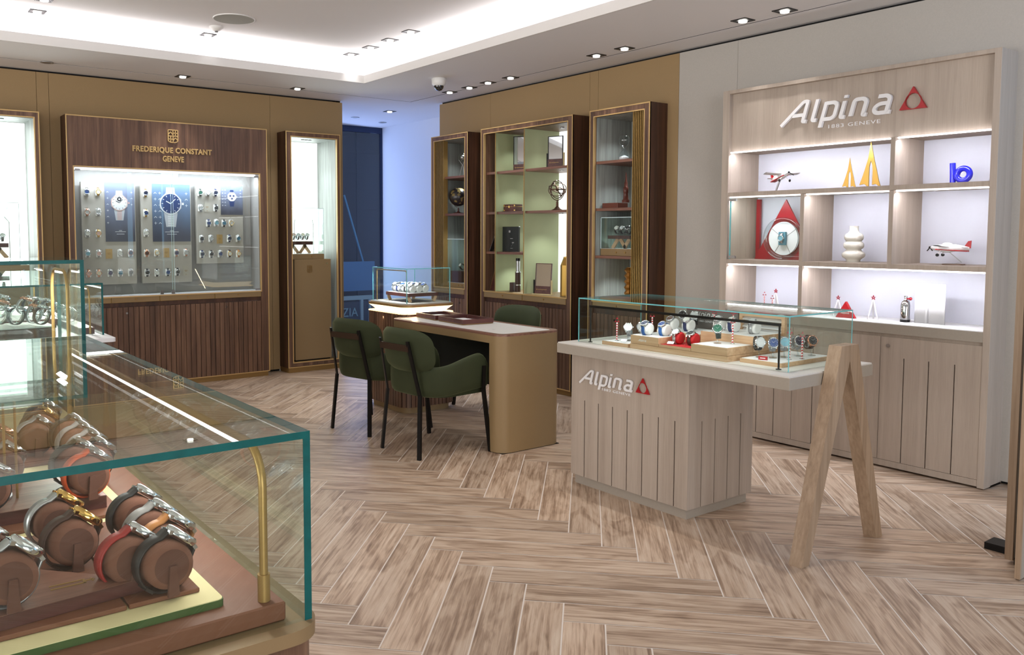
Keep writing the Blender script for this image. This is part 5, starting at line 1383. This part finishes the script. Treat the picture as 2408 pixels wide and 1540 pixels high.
def cushion_mesh(name, mats):
    m = MB(); m.grid(rows, close_u=True); n = 28
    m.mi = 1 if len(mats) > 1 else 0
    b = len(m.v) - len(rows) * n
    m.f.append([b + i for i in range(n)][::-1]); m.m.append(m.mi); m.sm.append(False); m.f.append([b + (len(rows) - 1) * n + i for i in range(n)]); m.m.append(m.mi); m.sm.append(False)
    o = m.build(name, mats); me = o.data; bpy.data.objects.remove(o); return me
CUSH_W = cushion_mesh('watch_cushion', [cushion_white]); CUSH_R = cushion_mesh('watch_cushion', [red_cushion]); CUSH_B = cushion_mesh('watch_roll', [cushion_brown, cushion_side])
def looped(cx, cy, cz, axis, normal, me, label, group, case, dial, strap, clabel, cgroup, stand=False):
    """watch strapped round a cushion whose centre is (cx, cy, cz)"""
    C = Vector((cx, cy, cz)); Z = Vector(normal).normalized()
    M = frame(C, axis, Z)
    o = bpy.data.objects.new(me.name.split('.')[0], me); COL.objects.link(o); o.matrix_world = M; tag(o, clabel, 'watch cushion', cgroup)
    if stand:
        Xw = M.to_3x3() @ Vector((1, 0, 0)); s = MB(); s.M = M.inverted(); y = Vector((0, 0, 1)).cross(Xw)
        a = C + Xw * .0246; h = cz - stand
        pts = [a + y * .0075 - Vector((0, 0, h)), a - y * .0075 - Vector((0, 0, h)), a - y * .0045 + Vector((0, 0, .002)), a + y * .0045 + Vector((0, 0, .002))]
        vs = [tuple(p) for p in pts] + [tuple(p + Xw * .004) for p in pts]
        s.add(vs, [(0, 1, 2, 3), (7, 6, 5, 4), (0, 4, 5, 1), (1, 5, 6, 2), (2, 6, 7, 3), (3, 7, 4, 0)]); s.build('stand', cushion_side, o)
    Mw = frame(C + Z * .0320, axis, Z)
    put_watch(W_LOOP, Mw, label, group, case, dial, strap)
rown2 = ['front row', 'middle row', 'rear row']
for i in range(3):
    for j in range(5):
        if (i, j) == (2, 4): continue
        looped(3.625 + .060 * i + .012 * j * 0, 5.565 + .058 * j, .9580, (0, -1, 0), (-.45, -.15, .85), CUSH_W,
               f'watch on the pedestal tray, {["left", "middle", "right"][i]} column, {ordn[j]} from the front', 'watches on the pedestal tray',
               steel, ('white', 'silver', 'blue', 'black', 'silver')[(i + j) % 5], (silver_dull, strap_black, silver_dull, strap_navy)[(i * 2 + j) % 4],
               f'white cushion on the pedestal tray, {["left", "middle", "right"][i]} column, {ordn[j]} from the front', 'white cushions on the pedestal tray')

# ============================================================ GLASS TABLE WITH A-FRAME
at_ = thing('display_table', 'pale oak display table with grooved block base and thick grey top', 'display table', T(3.17, 1.99, 0))
TX, TY, TZ = .67, 1.41, .80
MB().box(0, TX, 0, TY, TZ - .058, TZ - .006, .001).build('top_slab', stone_grey, at_)
MB().box(.004, TX - .004, .004, TY - .004, TZ - .006, TZ).build('top_board', solid('table_white', (216, 212, 206), .4), at_)
bx0, bx1, by0, by1 = .100, .618, .590, 1.395
MB().box(bx0 + .018, bx1 - .018, by0 + .018, by1 - .018, 0, .052).build('plinth', stone_grey, at_)
m = MB(); t_ = .012
m.box(bx0 + t_, bx1 - t_, by0 + t_, by1 - t_, .053, TZ - .058)
GT = .479
def grooved(m, a, b, face, n0, n1, gs, vert):
    xs = [a] + gs + [b]
    for j, (p, q) in enumerate(zip(xs, xs[1:])):
        p2 = p + (.0035 if j else 0); q2 = q - (.0035 if j < len(xs) - 2 else 0); vert(p2, q2, .052, GT)
    vert(a, b, GT, TZ - .058)
gs = [.672 + .1033 * k for k in range(7)]
grooved(m, by0, by1, 0, 0, 0, gs, lambda p, q, z0, z1: m.box(bx0, bx0 + t_, p, q, z0, z1))
grooved(m, by0, by1, 0, 0, 0, gs, lambda p, q, z0, z1: m.box(bx1 - t_, bx1, p, q, z0, z1))
gs = [bx0 + (bx1 - bx0) * k / 5 for k in range(1, 5)]
grooved(m, bx0 + t_, bx1 - t_, 0, 0, 0, gs, lambda p, q, z0, z1: m.box(p, q, by0, by0 + t_, z0, z1))
grooved(m, bx0 + t_, bx1 - t_, 0, 0, 0, gs, lambda p, q, z0, z1: m.box(p, q, by1 - t_, by1, z0, z1))
m.build('base_block', oak_grey, at_)
m = MB(); m.box(bx0 + t_ - .001, bx1 - t_ + .001, by0 + t_ - .001, by1 - t_ + .001, .0535, GT - .001); m.build('groove_core', solid('groove_dark', (62, 44, 36), .8), at_)
mT = Matrix(((0, -1, 0), (0, 0, 1), (-1, 0, 0))).transposed().to_4x4(); mT.translation = (3.17 + bx0, 1.99 + by1, 0)
brand_sign(mT, .072, .470, .585, .478, .568, .078, .20, .335, .556, .008, 'white brand lettering with red triangle on the front of the pale oak table', 0)
# A-shaped support
fa = thing('a_frame_support', 'oak A-shaped support standing at the near end of the display table', 'support frame', T(3.52, 1.925, 0))
ap = .914
for s in (-1, 1):
    m = MB(); wd_ = .052; xt = s * .040; xb = s * .300
    poly = [(xb - wd_ / 2 * 1, 0), (xb + wd_ / 2, 0), (xt + wd_ / 2, ap), (xt - wd_ / 2 if s > 0 else -.066, ap)]
    poly = [(s * .274, 0), (s * .328, 0), (s * .066, ap), (s * .0, ap), (s * .0, ap - .068)]
    if s < 0: poly = poly[::-1]
    m.M = Matrix.Rotation(PI / 2, 4, 'X'); m.prism(poly, -.06, .0); m.build('leg', oak_leg, fa)

glass_case('glass_cover', 'wide glass cover on the pale oak table over stepped oak blocks and watches', 3.272, 3.782, 2.062, 3.338, TZ + .0006, 1.044, .006, glass_edge_pale)
m = MB()
m.box(3.302, 3.312, 2.125, 3.285, .992, 1.004)
for y in (2.130, 3.280): m.cyl(3.307, y, TZ + .001, .995, .0045, 10); m.cyl(3.307, y, TZ + .001, TZ + .004, .012, 14)
tag(m.build('light_bar', black), 'thin black light bar on two posts inside the wide glass cover', 'lamp')
strip_light('table_case_led', (3.312, 2.16, .990), (3.312, 3.25, .990), .01, 1.3, (.45, 0, -1), (1, .97, .97))
lining = white_lacquer
def block(x0, x1, y0, y1, z0, z1, label, top=lining, g='oak blocks under the glass cover', wall=.006):
    t = thing('oak_block', label, 'display block', T(x0, y0, z0), g)
    MB().box(0, x1 - x0, 0, y1 - y0, .0004, z1 - z0 - .001).build('body', oak_warm, t)
    MB().box(wall, x1 - x0 - wall, wall, y1 - y0 - wall, z1 - z0 - .001, z1 - z0 + .0005).build('lining', top, t); return t
block(3.30, 3.62, 3.00, 3.185, TZ, .820, 'low oak board at the far left under the glass cover')
block(3.30, 3.73, 2.392, 2.985, TZ, .828, 'long oak base slab in the middle under the glass cover', oak_warm)
lb_ = block(3.302, 3.50, 2.80, 2.983, .8285, .872, 'raised oak box with brand word at the left of the slab')
m = MB(); m.M = Matrix.Translation((-.0002, .105, .016)) @ Matrix(((0, 0, -1, 0), (-1, 0, 0, 0), (0, 1, 0, 0), (0, 0, 0, 1))); brand_word(m, .055, 0, .0006); m.build('word', white_lacquer, lb_)
block(3.302, 3.48, 2.60, 2.798, .8285, .842, 'shallow oak tray lined in red between the two raised boxes', red_cushion)
block(3.302, 3.50, 2.394, 2.598, .8285, .866, 'raised oak box at the right end of the slab')
block(3.505, 3.73, 2.394, 2.70, .8285, .905, 'high oak box behind the right raised box')
block(3.505, 3.73, 2.705, 2.985, .8285, .885, 'oak box behind the left raised box and the red tray')
block(3.36, 3.765, 2.150, 2.365, TZ, .820, 'low square oak board at the near end under the glass cover')
t = thing('brand_backdrop', 'dark grey backdrop board with white brand word inside the glass cover', 'sign', T(3.755, 2.985, TZ + .001, -PI / 2))
MB().box(0, .33, -.006, .006, 0, .185).build('board', solid('slate_grey', (112, 106, 102), .6), t); MB().box(0, .33, -.0065, .0065, .180, .188).build('top_edge', red_dark, t)
m = MB(); m.M = Matrix.Translation((.115, -.0065, .145)) @ Matrix.Rotation(PI / 2, 4, 'X'); brand_word(m, .15, 0, .002); m.build('word', white_lacquer, t)
v, f = text_mesh('1883 GENEVE', .10, .010, .001); m = MB(); m.M = Matrix.Translation((.135, -.0065, .118)) @ Matrix.Rotation(PI / 2, 4, 'X'); m.add(v, f); m.build('small_lettering', white_lacquer, t, fix=False)
t = thing('louvre_panel', 'oak-framed panel of white louvres inside the glass cover', 'panel', T(3.755, 2.645, TZ + .001, -PI / 2))
m = MB(); m.M = Matrix.Rotation(PI / 2, 4, 'X'); m.ring_prism([(0, 0), (.26, 0), (.26, .19), (0, .19)], [(.018, .018), (.242, .018), (.242, .172), (.018, .172)], -.01, .01); m.build('frame', oak_warm, t)
m = MB()
for k in range(8): m.M = Matrix.Translation((.13, 0, .028 + k * .019)) @ Matrix.Rotation(.6, 4, 'X'); m.box(-.112, .112, -.010, .010, -.0015, .0015)
m.build('louvres', white_lacquer, t)
GT1, GT2, GT3 = 'watches under the wide glass cover', 'white cushions under the wide glass cover', 'red cushions under the wide glass cover'
def tw(x, y, z, label, dial, strap, case=steel, me=None, tilt=.9, ax=(0, -1, 0), n=(-.55, 0, .84)):
    me = me or CUSH_W; red_ = me is CUSH_R
    looped(x, y, z + .0305, ax, n, me, label, GT1, case, dial, strap, ('red' if red_ else 'white') + ' cushion: ' + label, GT3 if red_ else GT2)
def tr(x, y, z, label, dial, strap, case=steel, n=(-.75, -.45, .5)):
    put_watch(W_RING, frame((x, y, z + .071), (.45, -.8, 0.1), n) @ Matrix.Scale(1.14, 4), label, GT1, case, dial, strap)
    t = thing('clear_stand', 'clear stand: ' + label, 'stand', T(x, y, z + .0004), 'clear watch stands under the wide glass cover')
    MB().cyl(0, 0, 0, .004, .018, 18).build('foot', acrylic, t)
    b = -Vector(n).normalized() * .03; MB().tube([(0, 0, .003), (b.x * .5, b.y * .5, .03), (b.x, b.y, .066 + b.z)], .004, 8).build('post', acrylic, t)
tw(3.36, 2.925, .8725, 'blue-strap watch at the left of the raised box with the brand word', 'navy', strap_blue)
tw(3.40, 2.845, .8725, 'blue-strap watch at the right of the raised box with the brand word', 'blue', strap_blue)
tw(3.56, 2.925, .8855, 'brown-strap watch behind the two blue-strap watches', 'brown', strap_grey)
tw(3.58, 2.835, .8855, 'denim-strap watch behind and right of the blue-strap watches', 'white', strap_navy)
tr(3.66, 2.94, .8855, 'black-dial steel watch high at the back, left of the brand backdrop', 'black', silver_dull)
tr(3.67, 2.87, .8855, 'silver-dial steel watch high at the back beside the black-dial one', 'silver', strap_black)
tr(3.40, 3.09, .8205, 'small steel watch standing on the low far board, front one', 'silver', silver_dull)
tr(3.48, 3.07, .8205, 'large steel bracelet watch standing on the low far board, rear one', 'silver', silver_dull)
tw(3.385, 2.745, .8425, 'steel watch on red cushion in the shallow red tray', 'white', silver_dull, me=CUSH_R)
tw(3.40, 2.665, .8425, 'brown-strap watch on red cushion in the shallow red tray', 'black', strap_brown, me=CUSH_R)
tr(3.40, 2.52, .8665, 'green-strap watch tilted on a clear clip on the right raised box', 'green', strap_green)
tw(3.60, 2.655, .9055, 'grey watch on a white cushion, leftmost on the high oak box', 'silver', strap_grey)
tw(3.60, 2.575, .9055, 'navy-strap watch on a white cushion on the high oak box', 'white', strap_navy)
tw(3.61, 2.465, .9055, 'steel watch on a white cushion, right end of the high oak box', 'silver', silver_dull)
tr(3.44, 2.315, .8205, 'black-strap watch in profile at the left of the low near board', 'silver', strap_black, n=(-.6, -.75, .25))
tr(3.47, 2.265, .8205, 'big blue-dial steel bracelet watch on the low near board', 'blue', silver_dull, n=(-.7, -.65, .3))
tr(3.53, 2.245, .8205, 'second steel watch behind the blue-dial one on the near board', 'ice', silver_dull, n=(-.7, -.65, .3))
tr(3.62, 2.23, .8205, 'steel watch seen through the glass edge on the near board', 'navy', silver_dull, n=(-.5, -.8, .3))
tr(3.69, 2.205, .8205, 'rose gold black-dial watch furthest right on the near board', 'black', strap_brown, rose_gold, n=(-.5, -.8, .3))
candy(3.355, 3.13, .8205, .105, 'striped stick with triangle on the low far board')
candy(3.475, 2.99, .8295 - .0010, .13, 'striped stick behind the left raised box')
candy(3.455, 2.475, .8665, .105, 'striped stick beside the green-strap watch')
candy(3.64, 2.72, .8858, .10, 'striped stick in front of the grey backdrop')
candy(3.66, 2.62, .9058, .085, 'striped stick between white cushions on the high box')
candy(3.49, 2.195, .8205, .125, 'striped stick nearer the corner on the low near board')
candy(3.56, 2.175, .8205, .105, 'second striped stick on the low near board')
m = MB(); m.box(-.02, .02, -.004, .004, 0, .016); m.mi = 1; m.box(-.012, .012, -.0045, -.004, .006, .010)
tag(m.build('red_tag', [red, white_lacquer]), 'small bright red tag on the low near board', 'tag').matrix_world = T(3.385, 2.26, .8212, -PI / 2 + .25)
def wtag(x, y, z, l, rz=-1.2): tag(MB().box(-.016, .016, -.010, .010, 0, .003).build('price_tag', tag_white), l, 'tag', 'white price tags').matrix_world = T(x, y, z, rz) @ Matrix.Rotation(.5, 4, 'X')
wtag(3.335, 3.06, .829, 'white tag on the low far board'); wtag(3.33, 2.745, .851, 'white tag at the front of the red tray')

# ============================================================ NEAR COUNTERS
ZN = .905
def counter(name, label, x0, x1, y0, y1, r, slats=True):
    t = thing(name, label, 'counter', T(0, 0, 0))
    MB().prism(rrect(x0 + .03, x1 - .03, y0 + .03, y1 - .03, r, 6), 0, .06).build('plinth', brass_dull, t)
    MB().prism(rrect(x0 + .006, x1 - .006, y0 + .006, y1 - .006, r, 8), .06, ZN - .018, smooth=True).build('body', walnut, t)
    MB().prism(rrect(x0, x1, y0, y1, r, 8), ZN - .018, ZN, smooth=True).build('top_rim', solid('bronze_rim_' + name, (138, 116, 84), .5, .2) if 'far' not in label else white_lacquer, t)
    return t
counter('display_counter', 'walnut counter with bronze rounded rim carrying the nearest glass case', -.60, .480, .936, 2.72, .045)
counter('display_counter', 'walnut counter with white top carrying the far glass case at the left', -.70, 1.025, 4.13, 6.15, .02)
glass_case('glass_cover', 'large clear glass cover nearest the camera over the brown watch rolls', -.46, .468, .957, 2.18, ZN + .0006, 1.150, .009)
glass_case('glass_cover', 'taller glass cover behind the nearest one', -.40, .500, 2.325, 2.63, ZN + .0006, 1.330, .009)
glass_case('glass_cover', 'glass cover on the far left counter over open bracelet watches', -.30, 1.005, 4.28, 5.95, ZN + .0006, 1.158, .008)
# lamps
def arch(x, y0, y1, z0, z1, label, r=.0055, led=True, power=6):
    t = thing('brass_lamp', label, 'lamp', T(x, y0, z0)); L = y1 - y0; H = z1 - z0; c = .05
    pts = [(0, 0, 0), (0, 0, H - c)] + [(0, c - c * math.cos(a), H - c + c * math.sin(a)) for a in [PI / 2 * i / 6 for i in range(1, 7)]]
    pts += [(0, L - c + c * math.sin(a), H - c + c * math.cos(a)) for a in [PI / 2 * i / 6 for i in range(0, 7)]] + [(0, L, 0)]
    MB().tube(pts, r, 12).build('arch', brass, t)
    m = MB(); m.cyl(0, 0, 0, .035, r * 1.45, 16); m.cyl(0, L, 0, .035, r * 1.45, 16); m.build('socket', brass, t)
    MB().box(-r * .7, r * .7, c + .01, L - c - .01, H - r - .004, H - r + .001).build('led_strip', leds, t)
    strip_light('case_led', (x, y0 + c, z1 - r - .006), (x, y1 - c, z1 - r - .006), .012, power, (-.5, 0, -1), (1, .95, .93))
arch(.418, .990, 2.13, .9306, 1.128, 'curved brass lamp arch inside the nearest glass cover', power=2.4)
arch(.470, 2.38, 2.58, ZN + .001, 1.300, 'short brass lamp arch inside the taller glass cover', .0045, power=3)
arch(.96, 4.36, 5.85, ZN + .001, 1.13, 'slender brass lamp arch inside the far glass cover', .004, power=9)
# inner leather platform, felt board and pads
t = thing('leather_platform', 'brown leather platform filling the floor of the nearest glass cover', 'platform', T(0, 0, ZN + .0006))
MB().box(-.44, .440, .972, 2.16, 0, .0245, .002).build('body', leather_brown, t)
t = thing('felt_board', 'cream board with green edges lying on the brown leather platform', 'board', T(0, 0, .9303))
m = MB(); m.prism(rrect(-.42, .372, 1.004, 2.12, .008, 3), .0, .0090); m.build('edge', green_felt, t)
MB().prism(rrect(-.419, .371, 1.005, 2.119, .008, 3), .0090, .0100).build('top', cream_felt, t)
ZP = .9406
for i, (y0, y1, l) in enumerate(((1.040, 1.370, 'front'), (1.405, 1.74, 'second'), (1.80, 2.08, 'third'))):
    for j, (x0, x1) in enumerate(((-.40, .020), (.023, .262), (.265, .352))):
        m = MB(); m.box(x0, x1, y0, y1, 0, .006, .001); tag(m.build('leather_pad', leather_brown), f'flat brown leather pad on the cream board, {l} row, {["left", "middle", "right"][j]} one', 'pad', 'brown leather pads').matrix_world = T(0, 0, ZP)
ZT = ZP + .0064
# walnut wedge boards
t = thing('walnut_board', 'dark walnut wedge board with gold clasp mark in the nearest glass cover', 'board', T(0, 0, ZT))
MB().prism([(-.20, 1.052), (.100, 1.052), (.292, 1.070), (.150, 1.22), (.150, 1.352), (-.20, 1.352)], 0, .016).build('body', mahogany, t)
MB().prism([(-.199, 1.053), (.100, 1.053), (.290, 1.0705), (.149, 1.22), (.149, 1.351), (-.199, 1.351)], .016, .0165).build('top', walnut_x, t)
m = MB()
for bx in ((.188, .228, 1.098, 1.1005), (.188, .228, 1.109, 1.1115), (.226, .229, 1.098, 1.1115), (.229, .240, 1.1035, 1.106), (.236, .238, 1.100, 1.1095)): m.box(*bx, .0166, .0172)
m.build('inlay', brass, t)
t = thing('walnut_board', 'second walnut board further back in the nearest glass cover', 'board', T(0, 0, ZT))
MB().box(-.20, .335, 1.440, 1.660, 0, .020).build('body', mahogany, t); MB().box(-.199, .334, 1.441, 1.659, .020, .0205).build('top', walnut_x, t)
GR, GRC = 'watches on brown rolls in the nearest glass cover', 'brown watch rolls in the nearest glass cover'
def roll(x, y, zb, label, dial, strap, case=steel, tilt=40, turn=8):
    a = math.radians(tilt); q = math.radians(turn)
    n = Vector((math.sin(a) * math.cos(q), math.sin(a) * math.sin(q), math.cos(a))); axis = (math.sin(q), -math.cos(q), 0)
    looped(x, y, zb + .0365, axis, n, CUSH_B, label, GR, case, dial, strap, 'brown roll: ' + label, GRC, stand=zb)
roll(0.313, 1.059, ZT, 'steel watch with black leather strap, front right roll', 'white', strap_black)
roll(0.278, 1.099, ZT, 'steel watch with red leather strap on the front rolls', 'white', strap_red)
roll(0.332, 1.117, ZT, 'steel watch with tan leather strap on the second roll of the right row', 'silver', strap_tan)
roll(0.331, 1.180, ZT, 'steel watch with pale grey strap on the third roll of the right row', 'ice', strap_grey)
roll(0.331, 1.262, ZT, 'steel watch with black strap on the fourth roll of the right row', 'teal', strap_black)
roll(0.233, 1.209, ZT, 'gold watch with dark brown strap standing between wedge board and red strap watch', 'cream', strap_brown, steel_gold)
roll(0.230, 1.304, ZT, 'two-tone watch with steel bracelet behind the gold watch', 'white', silver_dull, steel_gold)
roll(0.138, 1.084, ZT + .0170, 'large steel watch with bracelet at the bottom left on the walnut wedge', 'white', silver_dull)
roll(0.113, 1.174, ZT + .0170, 'steel watch second in the left row on the walnut wedge', 'white', strap_red)
roll(0.106, 1.249, ZT + .0170, 'rose watch third in the left row on the walnut wedge', 'cream', strap_tan, rose_gold)
roll(0.308, 1.454, ZT + .021, 'steel watch with orange strap on the second walnut board', 'black', strap_orange)
roll(0.304, 1.534, ZT + .021, 'steel watch with dark green strap behind the orange one', 'black', strap_green)
roll(0.353, 1.614, ZT, 'steel watch with black strap, nearest of the five behind the orange-strap watch', 'white', strap_black)
roll(0.358, 1.694, ZT, 'steel watch with grey strap in the rear right row', 'silver', strap_grey)
roll(0.358, 1.774, ZT, 'steel watch with slate strap in the rear right row', 'silver', strap_grey)
roll(0.360, 1.854, ZT, 'steel watch with black strap near the end of the rear right row', 'navy', strap_black)
roll(0.298, 1.874, ZT, 'steel bracelet watch in the rear, large brown roll', 'silver', silver_dull)
roll(0.323, 1.964, ZT, 'gold-toned watch behind it near the glass end', 'cream', strap_brown, steel_gold)
roll(0.343, 2.044, ZT, 'furthest steel watch under the nearest glass cover', 'white', strap_black)
roll(0.213, 1.674, ZT, 'steel bracelet watch on the large roll left of the rear rows', 'silver', silver_dull)
roll(0.223, 1.834, ZT, 'rose watch on a roll in the rear left row', 'white', strap_brown, rose_gold)
roll(0.118, 1.534, ZT + .021, 'gold bracelet watch at the left edge behind the walnut board', 'cream', steel_gold, steel_gold)
roll(0.163, 1.464, ZT + .021, 'black chronograph at the left edge on the second walnut board', 'black', strap_black)
m = MB(); m.tube([(0, 0, 0), (0, 0, .16)], .0022, 6); m.tube([(.018, .01, 0), (.018, .01, .16)], .0022, 6)
tag(m.build('metal_prongs', brass_dull), 'two thin upright metal prongs on the second walnut board', 'prong').matrix_world = T(.195, 1.50, ZT + .0205)
t = thing('watch_disc', 'flat round silver and gold bezel disc lying on the second walnut board', 'disc', T(.165, 1.53, ZT + .0207))
MB().lathe([(.030, 0), (.044, 0), (.044, .004), (.036, .006), (.030, .004), (.030, 0)], 32, cap=False).build('ring', silver_dull, t); MB().cyl(0, 0, 0, .002, .030, 28).build('plate', brass, t)

# taller cover and far case contents
def riser(x0, x1, y0, y1, z, h, l):
    t = thing('white_riser', l, 'riser', T(x0, y0, z), 'white risers in the far glass case')
    MB().box(0, x1 - x0, 0, y1 - y0, .0005, h - .004).build('edge', mahogany, t)
    m = MB(); n = 5; w = (x1 - x0) / n
    for k in range(n): m.box(k * w + .001, (k + 1) * w - .001, .002, y1 - y0 - .002, h - .004, h)
    m.build('top', cushion_white, t)
riser(.36, .80, 4.34, 4.62, ZN + .001, .05, 'long white riser with walnut edge at the front left of the far case')
riser(.45, .88, 4.75, 5.20, ZN + .001, .05, 'white riser in the middle of the far case')
riser(.45, .90, 5.32, 5.75, ZN + .001, .04, 'white riser at the back of the far case')
GF = 'open bracelet watches in the far glass case'
far = [(.732, 5.42), (.651, 4.86), (.600, 4.50), (.660, 4.44), (.781, 5.00), (.839, 4.90), (.820, 5.08), (.740, 4.47), (.760, 4.38), (.860, 4.80)]
pos = ['at the back left', 'left of the middle riser', 'at the front left', 'large, front left', 'centre of the middle riser', 'right of the middle riser', 'rear of the middle riser', 'second on the front riser', 'at the right front corner', 'nearest the right edge of the middle riser']
for k, (x, y) in enumerate(far):
    z = ZN + (.0515 if y < 5.25 else .0415)
    put_watch(W_RING, frame((x, y, z + .083), (.3, -.95, 0), (.35, .1, .93)) @ Matrix.Scale(1.28, 4), f'open bracelet watch in the far glass case, {pos[k]}', GF, (steel, rose_gold, steel)[k % 3], ('black', 'white', 'silver')[k % 3], (strap_black, silver_dull, strap_brown)[k % 3])
tt = thing('display_tray', 'long walnut-edged tray at the right side of the far case', 'tray', T(.91, 4.36, ZN + .001))
MB().box(0, .07, 0, 1.2, .0005, .03).build('rim', mahogany, tt); MB().box(.004, .066, .004, 1.196, .03, .031).build('lining', cushion_white, tt)
for k in range(6):
    put_watch(W_RING, frame((.945, 4.62 + .085 * k, ZN + .032 + .058), (-.2, -1, 0), (.7, 0, .7)), f'watch on the long right-hand tray of the far case, {(ordn + ["sixth"])[k]} from the front', GF, steel, 'white', silver_dull)
